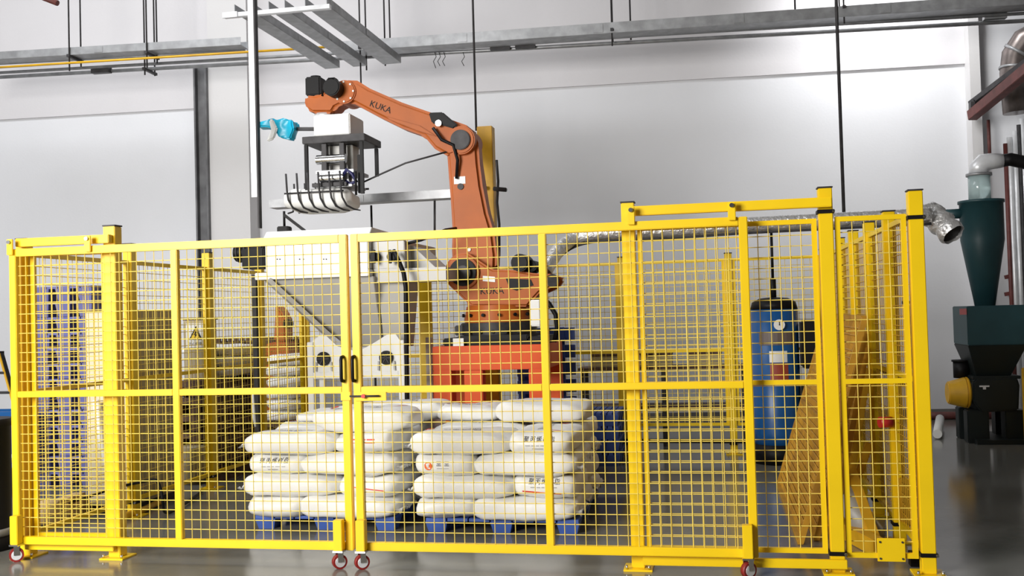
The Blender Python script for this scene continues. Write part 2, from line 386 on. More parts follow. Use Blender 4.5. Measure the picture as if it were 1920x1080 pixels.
# side and back fence panels
def side_run(F, x, ys, side):
    for i in range(len(ys)-1):
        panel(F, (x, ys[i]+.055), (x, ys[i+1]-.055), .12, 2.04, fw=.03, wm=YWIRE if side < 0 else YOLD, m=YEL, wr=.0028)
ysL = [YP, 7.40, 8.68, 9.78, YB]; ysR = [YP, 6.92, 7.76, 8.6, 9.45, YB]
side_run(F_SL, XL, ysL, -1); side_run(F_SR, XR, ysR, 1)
for y in ysL[1:-1]: fence_post(F_SL, XL, y, 2.17, .075)
for y in ysR[1:-1]: fence_post(F_SR, XR, y, 2.12, .075)
xs = [XL, -3.13, -2.01, -.95, .17, XR]
for x in xs: fence_post(F_BACK, x, YB, 2.10, .075)
for i in range(5): panel(F_BACK, (xs[i]+.055, YB), (xs[i+1]-.055, YB), .3, 2.05, fw=.03)

# ------------------------------------------------------------------ text and prints
def text_mesh(txt, size, sp=1.0):
    cu = bpy.data.curves.new('lettering', 'FONT'); cu.body = txt; cu.size = size; cu.align_x = 'CENTER'; cu.align_y = 'CENTER'
    cu.resolution_u = 2; cu.space_character = sp; cu.offset = size*0.003
    o = bpy.data.objects.new('lettering', cu); COL.objects.link(o)
    dg = bpy.context.evaluated_depsgraph_get(); dg.update()
    me = bpy.data.meshes.new_from_object(o.evaluated_get(dg))
    vs = [(v.co.x, v.co.y) for v in me.vertices]; fs = [tuple(p.vertices) for p in me.polygons]
    bpy.data.objects.remove(o); bpy.data.curves.remove(cu); bpy.data.meshes.remove(me)
    return vs, fs
def flat_text(txt, size, pos, U, V, m, parent, name='lettering', off=0.0008, bold=0):
    vs, fs = text_mesh(txt, size)
    U = Vector(U).normalized(); V = Vector(V).normalized(); n = U.cross(V)
    mb = MB(); mb.add([Vector(pos)+U*x+V*y+n*off for x, y in vs], fs)
    return mb.build(name, m, parent)
def poly2(pts):  return [(x, y) for x, y in pts], [tuple(range(len(pts)))]
def rect2(x0, x1, y0, y1, n=6):
    vs = [(x0+(x1-x0)*i/n, y) for y in (y0, y1) for i in range(n+1)]
    return vs, [(i, i+1, i+n+2, i+n+1) for i in range(n)]
def bars2(segs, h):                                         # row of short dashes: print too small to read
    vs = []; fs = []
    for a_, b_ in segs:
        n = len(vs); vs += [(a_, -h/2), (b_, -h/2), (b_, h/2), (a_, h/2)]; fs.append((n, n+1, n+2, n+3))
    return vs, fs
DASH = [(-.10, -.065), (-.055, -.03), (-.02, .0), (.01, .05), (.06, .09)]
def glyphs2(cs, w):                                         # square blurred characters of three strokes
    vs = []; fs = []
    for c in cs:
        for y0, y1, k in ((-.5, -.28, 1), (-.12, .10, .8), (.26, .5, 1)):
            n = len(vs); vs += [(c-w*k/2, y0*w), (c+w*k/2, y0*w), (c+w*k/2, y1*w), (c-w*k/2, y1*w)]; fs.append((n, n+1, n+2, n+3))
        n = len(vs); vs += [(c-w*.10, -w*.5), (c+w*.10, -w*.5), (c+w*.10, w*.5), (c-w*.10, w*.5)]; fs.append((n, n+1, n+2, n+3))
    return vs, fs
def disc2(cx, cy, r, n=14): return [(cx+r*math.cos(2*PI*i/n), cy+r*math.sin(2*PI*i/n)) for i in range(n)], [tuple(range(n))]

# ------------------------------------------------------------------ resin sacks
def sack_mesh(a, b, c, seed, e=0.34, lump=0.012, sag=0.0):
    """pillow shaped sack, half sizes a,b,c, its bottom at z=0"""
    nu, nv = 40, 16; vs = []
    sp = lambda v, p: math.copysign(abs(v)**p, v)
    rr = random.Random(seed); off = Vector((rr.uniform(0, 50), rr.uniform(0, 50), rr.uniform(0, 50)))
    for j in range(nv+1):
        ph = -PI/2+PI*j/nv
        for i in range(nu):
            th = 2*PI*i/nu
            cp = sp(math.cos(ph), 0.30); z = sp(math.sin(ph), 0.62)
            x = cp*sp(math.cos(th), e); y = cp*sp(math.sin(th), e)
            k = min(1, max(abs(x), 0)); pinch = 1-0.20*k**5-0.05*abs(y)**6
            p = Vector((x*a*(1-0.03*abs(y)**4*0), y*b*(1-0.05*k**6), z*c*pinch))
            q = Vector((p.x*5, p.y*5, p.z*9))+off
            w = noise.noise(q)*lump + noise.noise(q*2.7)*lump*0.45
            w2 = abs(noise.noise(Vector((p.x*16, p.y*16, p.z*6))+off))*lump*0.8*(k**4)
            nrm = Vector((p.x/a**2, p.y/b**2, p.z/c**2)).normalized()
            p = p+nrm*(w-w2); p.z -= sag*(k**3)
            vs.append(p)
    zmin = min(v.z for v in vs)*0.90
    for v in vs:
        v.z = max(v.z, zmin) if v.z < 0 else v.z
        v.z -= zmin
    mb = MB()
    fs = [(j*nu+i, j*nu+(i+1) % nu, (j+1)*nu+(i+1) % nu, (j+1)*nu+i) for j in range(nv) for i in range(nu)]
    mb.add(vs, fs, True)
    return mb
def sack_data(*args, **kw):
    mb = sack_mesh(*args, **kw); me = bpy.data.meshes.new('sack')
    me.from_pydata(mb.v, [], mb.f)
    for p in me.polygons: p.use_smooth = True
    bm = bmesh.new(); bm.from_mesh(me); bmesh.ops.remove_doubles(bm, verts=bm.verts, dist=1e-5); bmesh.ops.recalc_face_normals(bm, faces=bm.faces); bm.to_mesh(me); bm.free()
    for p in me.polygons: p.use_smooth = True
    me.materials.append(BAG); return me
SL, SWD, SH = 0.392, 0.245, 0.083
SACKS = [sack_data(SL, SWD, SH, k, lump=0.017+0.004*(k % 3)) for k in range(6)]
def wrap(parent, me, geo, origin, U, V, m, name, off=0.003, sub=0.012):
    """lay a flat print on the sack surface (local coordinates of the sack)"""
    bvh = BVHTree.FromPolygons([v.co for v in me.vertices], [tuple(p.vertices) for p in me.polygons])
    U = Vector(U); V = Vector(V); n = U.cross(V).normalized(); origin = Vector(origin)
    vs, fs = geo
    out = []
    for x, y in vs:
        p = origin+U*x+V*y
        h, hn, _, _ = bvh.ray_cast(p+n*0.6, -n)
        out.append((h+n*off) if h is not None else p)
    pm = bpy.data.meshes.new(name); pm.from_pydata(out, [], fs); pm.materials.append(m)
    o = bpy.data.objects.new(name, pm); COL.objects.link(o); o.parent = parent
    return o
TXT = '聚丙烯树脂'
def prints(o, me, kind, face):
    """face 'end' : +X end ; 'side' : -Y long side"""
    if face == 'end': U, V, n0 = (0, 1, 0), (0, 0, 1), 0.45
    elif face == 'top': U, V, n0 = (1, 0, 0), (0, 1, 0), 0
    else: U, V, n0 = (1, 0, 0), (0, 0, 1), 0
    c = SH*.98
    if kind == 'name':
        wrap(o, me, text_mesh(TXT, .040, sp=1.35), (0, 0, c+.034) if face != 'top' else (0, 0, 0), U, V, BAGK, 'printed_name')
        wrap(o, me, bars2(DASH, .005), (0, 0, c-.006), U, V, BAGG, 'printed_line')
        wrap(o, me, rect2(-.05, .03, -.003, .0, 5), (0, 0, c-.026), U, V, BAGK, 'printed_line')
    if kind == 'name_red':
        wrap(o, me, text_mesh(TXT, .040, sp=1.35), (0, 0, c+.046), U, V, BAGK, 'printed_name')
        wrap(o, me, bars2(DASH, .005), (0, 0, c+.010), U, V, BAGG, 'printed_line')
        wrap(o, me, rect2(-.16, .12, -.004, .006, 10), (0, 0, c-.028), (U[0], U[1], U[2]-.06), V, BAGR, 'red_stripe')
    if kind == 'logo':
        g = disc2(0, 0, .030)
        wrap(o, me, g, Vector(U)*(-.11)+Vector((0, 0, c+.004)), U, V, BAGO, 'printed_logo')
        wrap(o, me, disc2(0, 0, .012, 8), Vector(U)*(-.115)+Vector((0, 0, c+.008)), U, V, BAG, 'printed_logo', off=.0045)
        wrap(o, me, glyphs2((-.03, .03), .034), Vector(U)*(.0)+Vector((0, 0, c+.022)), U, V, BAGG, 'printed_name')
        wrap(o, me, rect2(-.05, .05, -.002, .002, 5), Vector(U)*(.005)+Vector((0, 0, c-.012)), U, V, BAGG, 'printed_line')
    if kind == 'red':
        wrap(o, me, bars2([(-.12, -.04), (-.03, .03), (.04, .10)], .010), Vector(U)*(.0)+Vector((0, 0, c+.036)), U, V, BAGR, 'printed_name')
        wrap(o, me, rect2(-.12, .10, -.002, .002, 8), Vector(U)*(.0)+Vector((0, 0, c+.012)), U, V, BAGR, 'red_stripe')
    if kind == 'redline':
        wrap(o, me, rect2(-.13, .13, -.003, .004, 8), Vector(U)*(.0)+Vector((0, 0, c-.01)), (U[0], U[1], U[2]-.12), V, BAGR, 'red_stripe')
    if kind == 'top':
        wrap(o, me, text_mesh(TXT, .085), (-.08, -.03, 0), (1, 0, 0), (0, 1, 0), BAGG, 'printed_name')
        wrap(o, me, rect2(-.02, .10, -.008, .008, 6), (.17, .05, 0), (1, .9, 0), (0, 1, 0), BAGR, 'red_stripe')
        wrap(o, me, disc2(0, 0, .035), (-.3, .08, 0), (1, 0, 0), (0, 1, 0), BAGR, 'printed_logo')
def hem_mesh(seed):
    mb = MB(); n = 16; top_ = []
    for lay in (.002, -.002):
        for j in range(4):
            for i in range(n+1):
                y = -SWD*.84+SWD*1.68*i/n; q = Vector((j*.6, i*.55, seed*7.0))
                mb.v.append(Vector((j*.014+noise.noise(q+Vector((9, 0, 0)))*.012*j*.5, y, noise.noise(q)*.030*j/3*2.2-.006*j+lay)))
    N_ = (n+1)*4; idx = lambda l, j, i: l*N_+j*(n+1)+i
    for j in range(3):
        for i in range(n):
            mb.f += [(idx(0, j, i), idx(0, j, i+1), idx(0, j+1, i+1), idx(0, j+1, i)), (idx(1, j, i), idx(1, j+1, i), idx(1, j+1, i+1), idx(1, j, i+1))]
    for i in range(n): mb.f.append((idx(0, 3, i), idx(0, 3, i+1), idx(1, 3, i+1), idx(1, 3, i)))
    me = bpy.data.meshes.new('sewn_hem'); me.from_pydata(mb.v, [], mb.f); me.materials.append(BAG)
    for p in me.polygons: p.use_smooth = True
    return me
HEMS = [hem_mesh(k) for k in range(3)]
def sack(x, y, z, rz, label, group, k=0, pr=None, face='side', tilt=(0, 0), sc=(1, 1, 1), top=False, ends=()):
    me = SACKS[k % 6]
    o = bpy.data.objects.new('resin_sack', me); COL.objects.link(o)
    o.location = (x, y, z); o.rotation_euler = (tilt[0], tilt[1], rz); o.scale = sc
    tag(o, label, 'sack', group)
    if pr: prints(o, me, pr, face)
    if top: prints(o, me, 'top', 'top')
    for e_ in ends:
        hm = bpy.data.objects.new('sewn_hem', HEMS[(k+e_) % 3]); COL.objects.link(hm); hm.parent = o
        hm.location = (e_*(SL-.022), 0, SH*.92); hm.rotation_euler = (0, 0, 0 if e_ > 0 else PI)
    return o

def blue_pallet(x0, x1, y0, y1, z, label, group, m=BLU, h=.10, name='plastic_pallet', nf=3):
    t = thing(name, ((x0+x1)/2, (y0+y1)/2, z), label, 'pallet', group)
    n = 7; g = (x1-x0)/n
    for i in range(n):
        MB().box(x0+g*i+.006, x0+g*(i+1)-.006, y0, y1, z+h-.022, z+h).build('deck_slat', m, t)
    d = .16
    for i in range(nf):
        for j in range(3):
            cx = x0+d/2+(x1-x0-d)*i/(nf-1); cy = y0+d/2+(y1-y0-d)*j/2
            MB().hexa([(cx-d/2+.02, cy-d/2+.02, z), (cx+d/2-.02, cy-d/2+.02, z), (cx+d/2-.02, cy+d/2-.02, z), (cx-d/2+.02, cy+d/2-.02, z)],
                      [(cx-d/2, cy-d/2, z+h-.022), (cx+d/2, cy-d/2, z+h-.022), (cx+d/2, cy+d/2, z+h-.022), (cx-d/2, cy+d/2, z+h-.022)]).build('foot', m, t)
    return t
def pile(x0, y0, side, z0, protos, zs):
    """five sack interlocking layers"""
    w = 1.18; dl = .425
    ordn = ['bottom', 'second', 'third', 'fourth']
    for L in range(4):
        z = z0+L*.152; shortleft = (L % 2 == 0)
        rj = lambda a=.012: R.uniform(-a, a)
        xs_ = x0+.245 if shortleft else x0+w-.245+.01
        xl_ = x0+w-.375 if shortleft else x0+.365
        sd = 'left' if shortleft else 'right'; ld = 'right' if shortleft else 'left'
        for j in range(2):                                  # two sacks end-on
            pr, face = (protos.get((L, 's')) or (None, None)) if j == 0 else (None, None)
            vis = j == 0
            lab = (f'white resin sack lying end-on in the {ordn[L]} layer, front {sd} of the {side} pallet' if j == 0 else
                   f'white resin sack lying end-on in the {ordn[L]} layer, rear {sd} of the {side} pallet')
            sack(xs_+rj(), y0+.375+j*.765+rj(), z, -PI/2+rj(.03), lab, f'resin sacks stacked on the {side} pallet', R.randrange(6), pr, 'end', sc=(.95, .97, 1.0), top=(L == 3))
        for j in range(3):
            pr, face = (protos.get((L, 'l')) or (None, None)) if j == 0 else (None, None)
            lab = f'white resin sack lying lengthwise in the {ordn[L]} layer, {("front","middle","rear")[j]} {ld} of the {side} pallet'
            sack(xl_+rj(), y0+.24+j*.50+rj(), z, rj(.03), lab, f'resin sacks stacked on the {side} pallet', R.randrange(6), pr, 'side', sc=(.97, 1, 1), top=(L == 3), ends=((1,) if ld == 'right' else (-1,)))
PLX, PLY = -3.42, 6.93; PRX, PRY = -2.13, 6.90
blue_pallet(PLX+.06, PLX+1.14, PLY+.08, PLY+1.3, 0, 'blue plastic pallet under the left pile of white sacks', 'pallets under the sack piles')
blue_pallet(PRX+.08, PRX+1.18, PRY+.08, PRY+1.3, 0, 'blue plastic pallet under the right pile of white sacks', 'pallets under the sack piles')
pile(PLX, PLY, 'left', .088, {(2, 's'): ('name', 0), (3, 's'): ('red', 0), (1, 's'): ('redline', 0)}, None)
pile(PRX, PRY, 'right', .088, {(2, 's'): ('logo', 0), (3, 's'): ('name', 0), (1, 's'): ('name_red', 0)}, None)
c = W(690, 800, 7.2)
sack(c.x, 7.22, .70, .02, 'white resin sack on top of the left pile, spanning its right half', 'resin sacks stacked on the left pallet', 2, sc=(.98, .95, 1.0), top=True)
sack(c.x+.06, 7.90, .70, .06, 'white resin sack on top of the left pile, at its rear right', 'resin sacks stacked on the left pallet', 4, sc=(.98, .95, .95), top=True)
sack(c.x-.56, 7.95, .70, 1.50, 'flattened white resin sack on top of the left pile, at its rear left', 'resin sacks stacked on the left pallet', 3, sc=(.8, .9, .5))
c = W(1022, 785, 7.75)
sack(c.x, 7.75, .70, -.02, 'white resin sack on top of the right pile, at its rear right', 'resin sacks stacked on the right pallet', 1, sc=(.92, .95, 1.0), tilt=(0, .01))
sack(c.x-.60, 7.86, .70, .05, 'flat white resin sack on top of the right pile, at its rear left', 'resin sacks stacked on the right pallet', 5, sc=(.66, .9, .75), top=True)

# ------------------------------------------------------------------ robot on its stand
YR = 8.95
A = lambda px, py, Y=YR: W(px, py, Y)
x0, x1 = A(812, 700).x, A(1018, 700).x+.04; zt = A(900, 648).z
sy1 = YR+.95
t = thing('robot_stand', ((x0+x1)/2, YR+.5, 0), 'red-orange welded steel stand under the robot', 'stand')
th = .24
MB().box(x0, x1, YR, YR+th, zt-.22, zt).build('top_beam', ORS, t, .006); MB().box(x0, x1, sy1-th, sy1, zt-.22, zt).build('top_beam', ORS, t, .006)
MB().box(x0, x0+th, YR+th, sy1-th, zt-.22, zt).build('top_beam', ORS, t, .006); MB().box(x1-th, x1, YR+th, sy1-th, zt-.22, zt).build('top_beam', ORS, t, .006)
for xx in (x0, x1-.17):
    for yy in (YR, sy1-.17): MB().box(xx, xx+.17, yy, yy+.17, 0.02, zt-.22).build('leg', ORS, t, .006)
xm = A(885, 700).x
MB().box(xm-.08, xm+.09, YR+.02, YR+.16, 0.02, zt-.22).build('leg', ORS, t, .006)
for yy in (YR+.03, sy1-.14): MB().box(x0+.17, x1-.17, yy, yy+.10, .30, .42).build('cross_beam', ORS, t, .004)
for xx in (x0+.03, x1-.14): MB().box(xx, xx+.10, YR+.17, sy1-.17, .30, .42).build('cross_beam', ORS, t, .004)
MB().box(x0-.05, x1+.05, YR-.05, sy1+.05, 0, .02).build('base_plate', ORS, t)

rb = thing('palletising_robot', ((x0+x1)/2, YR+.47, zt), 'large orange four axis palletising robot arm on the red-orange stand', 'robot')
YC = YR+.47
def cylz(c, z0, z1, r, r2=None, n=36): m_ = MB(); m_.cyl((c[0], c[1], z0), (c[0], c[1], z1), r, r2, n); return m_
bc = (A(935, 600, YC).x, YC)
zz1 = A(935, 628, YR+.1).z; zz2 = A(935, 604, YC).z; zz3 = A(935, 572, YC).z
b_ = MB().box(bc[0]-.44, bc[0]+.50, YC-.42, YC+.42, zt+.001, zz1-.02); b_.box(bc[0]-.30, bc[0]+.36, YC-.46, YC+.46, zt+.04, zz1); b_.build('base_plate', BLK, rb, .012)
m_ = cylz(bc, zz1, zz2, .36); m_.box(bc[0]-.38, bc[0]-.30, YC-.20, YC+.20, zz1, zz2-.02); base = m_.build('base', DKG, rb, .008)
for dx in (-.22, -.1, .02, .14, .26):
    m_ = MB(); m_.cyl((bc[0]+dx, YC-.345, zz1+.03), (bc[0]+dx, YC-.37, zz1+.03), .018, n=8); m_.build('bolt', BLK, base)
MB().box(bc[0]-.33, bc[0]-.23, YC-.47, YC-.462, zz1-.09, zz1-.02).build('label_plate', WHT, base)
cylz(bc, zz2+.001, zz3, .33, .30).build('slew_ring', ORG, rb, .01)
hl = MB()
for i in range(14):
    aa = 2*PI*i/14; hl.cyl((bc[0]+.33*math.cos(aa), YC+.33*math.sin(aa), zz2+.07), (bc[0]+.35*math.cos(aa), YC+.35*math.sin(aa), zz2+.07), .016, n=8)
hl.build('bolt_ring', BLK, rb)
# turret: sculpted side cheeks
def circ(c, r, a0, a1, n): return [Vector((c.x+r*math.cos(math.radians(a0+(a1-a0)*i/n)), 0, c.z+r*math.sin(math.radians(a0+(a1-a0)*i/n)))) for i in range(n+1)]
YT = YC-.22
pc = A(870, 511, YT); rc = .185
cheek = circ(pc, rc, 78, 232, 14)+[A(p[0], p[1], YT) for p in ((868, 560), (885, 575), (990, 575), (1002, 560), (1012, 549), (1036, 538), (1046, 522), (1040, 514), (1000, 512), (960, 506), (925, 505), (915, 500))]
MB().prism(cheek, YC-.24, YC-.12).build('turret_cheek', ORG, rb, .022, 3)
MB().prism([p for p in cheek], YC+.14, YC+.26).build('turret_cheek', ORG, rb, .022, 3)
b_ = MB(); b_.prism([A(p[0], p[1], YT) for p in ((868, 548), (872, 580), (1000, 580), (1004, 548), (980, 530), (900, 530))], YC-.119, YC+.139); b_.build('turret_body', ORG, rb, .015)
m_ = MB(); m_.cyl((pc.x, YC-.275, pc.z), (pc.x, YC-.2405, pc.z), .155, n=36); m_.build('joint_cover', ORG, rb, .006)
m_ = MB(); m_.cyl((pc.x+.005, YC-.30, pc.z), (pc.x+.005, YC-.2755, pc.z), .128, n=32); jr = m_.build('joint_recess', BLK, rb, .006)
m_ = MB(); m_.cyl((pc.x+.02, YC-.36, pc.z-.01), (pc.x+.02, YC-.3005, pc.z-.01), .07, n=24); m_.build('motor_cap', DKG, jr, .006)
# black plate painting the shade inside the rear lever, and a label plate
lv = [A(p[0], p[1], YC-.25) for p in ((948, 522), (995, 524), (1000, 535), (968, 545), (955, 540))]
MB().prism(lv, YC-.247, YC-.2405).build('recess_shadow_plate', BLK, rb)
MB().prism([A(p[0], p[1], YC-.25) for p in ((905, 517), (928, 519), (928, 529), (905, 527))], YC-.246, YC-.2405).build('label_plate', WHT, rb)
pk = A(922, 546, YC-.25); q = A(942, 546.4, YC-.25)
flat_text('KUKA', .085, (pk.x, YC-.2405, pk.z), (1, 0, 0), (0, 0, 1), BLK, rb, off=.002)
pk2 = A(905, 588, YC-.34)
# rear counter levers and motor
m_ = MB(); m_.cyl(A(1036, 526, YC-.28), A(1036, 526, YC+.25)+Vector((0, 0, 0)), .06, n=20); m_.build('lever_pivot', DKG, rb, .005)
pv = A(1036, 526, YC-.28)
m_ = MB(); a1 = A(985, 495, YC); m_.cyl((a1.x, YC-.30, a1.z), (a1.x, YC+.02, a1.z), .082, n=20); m_.box(a1.x-.10, a1.x+.12, YC-.10, YC+.02, a1.z-.10, a1.z+.02); m_.build('rear_motor', BLK, rb, .012)
m_ = MB(); a1 = A(1002, 500, YC); m_.cyl((a1.x, YC-.20, a1.z), (a1.x, YC+.1, a1.z), .055, n=18); m_.build('rear_motor', BLK, rb, .01)
# white control hose bundles at the right foot
m_ = MB(); m_.box(A(992, 600).x, A(1012, 600).x, YC-.42, YC-.36, A(1000, 612).z, A(1000, 562).z); m_.build('junction_box', WHT, rb, .01)
m_ = MB(); m_.tube([A(1015, 555, YC-.3), A(1030, 570, YC-.3), A(1042, 590, YC-.3), A(1045, 615, YC-.3), A(1040, 640, YC-.25)], .022, 8); m_.build('cable_loop', BLK, rb)
# lower arm (link)
YA = YC-.02
link = [(853, 500), (851, 470), (852, 430), (849, 380), (845, 330), (842, 290), (846, 268), (860, 252), (880, 244), (893, 250), (900, 270), (903, 310), (908, 350), (918, 400), (930, 440), (935, 480), (934, 505), (900, 530), (865, 530)]
lp = [A(x, y, YC) for x, y in link]
MB().prism(lp, YC-.105, YC+.105).build('lower_arm', ORG, rb, .035, 3)
el = A(872, 268, YC)
for px_, py_, r_ in ((864, 350, .03), (880, 468, .018)):
    a1 = A(px_, py_, YC-.1); m_ = MB(); m_.cyl((a1.x, YC-.118, a1.z), (a1.x, YC-.1055, a1.z), r_, n=16); m_.build('bolt_plug', DKG if r_ > .02 else WHT, rb)
a1 = A(862, 338, YC-.106); MB().box(a1.x-.055, a1.x+.055, YC-.1105, YC-.1055, a1.z-.035, a1.z+.035).build('label_plate', WHT, rb)
# parallel rod behind the lower arm
m_ = MB(); m_.beam(A(1030, 520, YC+.2), A(990, 515, YC+.2), .05); m_.build('lever', ORG, rb, .008)
m_ = MB(); m_.beam((A(928, 470, YC+.16).x, YC+.16, A(928, 500, YC+.16).z), A(893, 262, YC+.16), .055, .055); m_.build('parallel_rod', ORG, rb, .008)
# elbow and upper arm
m_ = MB(); m_.cyl((el.x, YC-.175, el.z), (el.x, YC+.175, el.z), .135, n=32); elb = m_.build('elbow_joint', ORG, rb, .012)
m_ = MB(); m_.cyl((el.x, YC-.20, el.z), (el.x, YC-.1755, el.z), .095, n=28); m_.build('elbow_cap', DKG, elb, .006)
UY = YC-.0
ua = [(640, 163), (652, 154), (676, 155), (700, 170), (760, 196), (812, 214), (840, 224), (885, 240), (893, 252), (888, 262), (868, 290), (848, 298), (820, 282), (800, 258), (760, 244), (715, 222), (672, 199), (648, 196), (638, 182)]
MB().prism([A(x, y, YC) for x, y in ua], YC-.125, YC+.125).build('upper_arm', ORG, rb, .035, 3)
m_ = MB(); m_.prism([A(x, y, YC) for x, y in ((730, 222), (795, 240), (830, 262), (790, 250), (740, 230))], YC-.138, YC-.126); m_.build('arm_rib', ORG, rb, .006)
a1 = A(832, 222, YC-.15); m_ = MB(); m_.prism([A(x, y, YC) for x, y in ((812, 217), (838, 216), (866, 240), (858, 246), (836, 240), (818, 236))], YC-.165, YC-.126); m_.build('elbow_motor', BLK, rb, .01)
m_ = MB(); a1 = A(822, 231, YC-.18); m_.cyl((a1.x, YC-.19, a1.z), (a1.x, YC-.1655, a1.z), .03, n=16); m_.build('connector', CHR, rb, .004)
m_ = MB(); m_.tube([A(812, 240, YC-.17), A(828, 262, YC-.19), A(850, 272, YC-.20), A(858, 300, YC-.16), A(856, 335, YC-.13)], .016, 8); m_.build('arm_hose', BLK, rb)
pa, pb = A(697, 195, YC-.126), A(730, 207, YC-.126); ud = (pb-pa); ud.y = 0; ud.normalize()
flat_text('KUKA', .085, (pa+pb)/2+Vector((0, -.001, 0)), ud, (-ud.z, 0, ud.x), BLK, rb, off=.002)
# wrist joint and head
wj = A(655, 178, YC)
m_ = MB(); m_.cyl((wj.x, YC-.15, wj.z), (wj.x, YC+.15, wj.z), .115, n=32); wj_ = m_.build('wrist_joint', ORG, rb, .012)
for k in range(8):
    m_ = MB(); aa = k*PI/4; m_.cyl((wj.x+.095*math.cos(aa), YC-.158, wj.z+.095*math.sin(aa)), (wj.x+.095*math.cos(aa), YC-.1505, wj.z+.095*math.sin(aa)), .010, n=8); m_.build('bolt', WHT, wj_)
wh = [(579, 182), (600, 184), (616, 176), (640, 168), (660, 176), (664, 192), (648, 200), (636, 206), (630, 216), (592, 216), (582, 208), (578, 196)]
MB().prism([A(x, y, YC) for x, y in wh], YC-.115, YC+.115).build('wrist_housing', ORG, rb, .03, 3)
a1, a2 = A(579, 183, YC), A(606, 146, YC)
MB().box(a1.x, a2.x, YC-.09, YC+.09, a1.z, a2.z).build('wrist_motor', BLK, rb, .012)
m_ = MB(); m_.cyl(((a1.x+a2.x)/2, YC, a2.z), ((a1.x+a2.x)/2, YC, a2.z+.02), .05, n=16); m_.build('motor_connector', BLK, rb)
m_ = MB(); b1 = A(648, 172, YC); m_.cyl((b1.x-.04, YC-.29, b1.z-.01), (b1.x-.04, YC-.151, b1.z-.01), .085, n=24); wm_ = m_.build('wrist_motor', BLK, rb, .01)
b2 = A(622, 152, YC-.25); MB().box(b2.x-.04, b2.x+.045, YC-.28, YC-.18, b2.z-.05, b2.z+.03).build('motor_connector', BLK, wm_, .01)
m_ = MB(); m_.tube([A(604, 180, YC-.12), A(606, 168, YC-.14), A(612, 160, YC-.17), A(620, 156, YC-.22)], .011, 8); m_.build('wrist_cable', BLK, rb)
# tool flange and gripper
tc = A(610, 215, YC)
cylz((tc.x-.005, YC), A(610, 222, YC).z, A(610, 214, YC).z, .10).build('tool_flange', GALB, rb)
gz = lambda py: A(610, py, YC).z
gl, gr = A(540, 350, YC-.25).x, A(668, 350, YC-.25).x
gp = thing('sack_gripper', (tc.x, YC, gz(300)), 'black and silver finger gripper hanging from the robot wrist', 'gripper')
xa, xb = A(567, 230).x, A(637, 230).x
MB().box(xa, xb, YC-.20, YC+.20, gz(262), gz(223)).build('adapter_box', WHT, gp, .01)
MB().box(xa-.10, xb+.16, YC-.25, YC+.25, gz(276), gz(263)).build('top_frame', DKG, gp, .004)
for sx in (xa-.09, xb+.10):
    for sy in (-.23, .21): MB().box(sx, sx+.035, YC+sy, YC+sy+.03, gz(372 if sy < 0 else 330), gz(277)).build('hanger_bar', BLK, gp, .003)
MB().box(A(578, 300).x, A(634, 300).x, YC-.07, YC+.12, gz(327), gz(277)).build('lift_block', GRY, gp, .006)
for px_ in (584, 618): MB().box(A(px_, 300).x, A(px_+9, 300).x, YC-.215, YC-.145, gz(349), gz(277)).build('cylinder_bracket', DKG, gp, .003)
for px_ in (590, 622):
    m_ = MB(); m_.cyl((A(px_, 300).x, YC+.02, gz(352)), (A(px_, 300).x, YC+.02, gz(332)), .016, n=10); m_.build('press_rod', CHR, gp)
MB().box(A(570, 300).x, A(640, 300).x, YC-.20, YC+.20, gz(357), gz(352)).build('press_pad', GAL, gp, .003)
for i in range(5):
    fx = A(552, 350, YC+.25).x+i*.115; m_ = MB(); m_.tube([(fx, YC+.24, gz(335)), (fx, YC+.25, gz(372)), (fx, YC+.20, gz(390)), (fx, YC+.08, gz(395))], .009, 6); m_.build('finger', DKG, gp)
m_ = MB(); m_.cyl((gl-.0, YC+.255, gz(352)), (gr-.05, YC+.255, gz(352)), .010, n=8); m_.build('finger_shaft', DKG, gp)
for i, (u0, u1) in enumerate(((572, 628), (580, 625))):
    m_ = MB(); z_ = gz(305+i*34); m_.cyl((A(u0, 300).x, YC-.18, z_), (A(u1, 300).x, YC-.18, z_), .045+.012*i, n=20); m_.build('air_cylinder', CHR, gp, .004)
MB().box(A(572, 300).x, A(645, 300).x, YC-.22, YC+.22, gz(332), gz(326)).build('press_plate', GAL, gp, .003)
MB().box(A(566, 300).x, A(632, 300).x, YC-.24, YC-.20, gz(356), gz(349)).build('rod', DKG, gp, .003)
gl, gr = A(540, 350, YC-.25).x, A(668, 350, YC-.25).x
m_ = MB(); m_.cyl((gl-.03, YC-.27, gz(366)), (gr-.12, YC-.27, gz(366)), .008, n=8); m_.build('finger_shaft', DKG, gp)
for i in range(6):
    fx = gl+(gr-gl)*(.02+i*.158)
    m_ = MB(); m_.tube([(fx-.02, YC-.28, gz(330)), (fx-.01, YC-.285, gz(362)), (fx, YC-.28, gz(378)), (fx+.02, YC-.22, gz(392)), (fx+.05, YC-.10, gz(397)), (fx+.07, YC+.02, gz(397))], [.010, .010, .010, .010, .009, .006], 8)
    m_.build('finger', DKG, gp)
m_ = MB(); m_.tube([(gr+.0, YC-.26, gz(332)), (gr+.0, YC-.26, gz(375))], .012, 8); m_.build('side_post', BLK, gp)
MB().box(A(652, 340).x, A(660, 340).x, YC-.20, YC-.15, gz(370), gz(300)).build('hanger_bar', BLK, gp, .003)
m_ = MB(); m_.tube([A(640, 335, YC-.2), A(650, 318, YC-.22), A(660, 326, YC-.22), A(668, 340, YC-.2), A(655, 345, YC-.18), A(645, 338, YC-.18)], .018, 8); m_.build('air_hose', mat('navy_hose', (.02, .02, .10), .4), gp)
o = sack(A(606, 375, YC).x, YC-.03, gz(396), 0.05, 'white sack held in the fingers of the robot gripper', None, 3, tilt=(-.06, .01), sc=(.90, .9, 1.22))
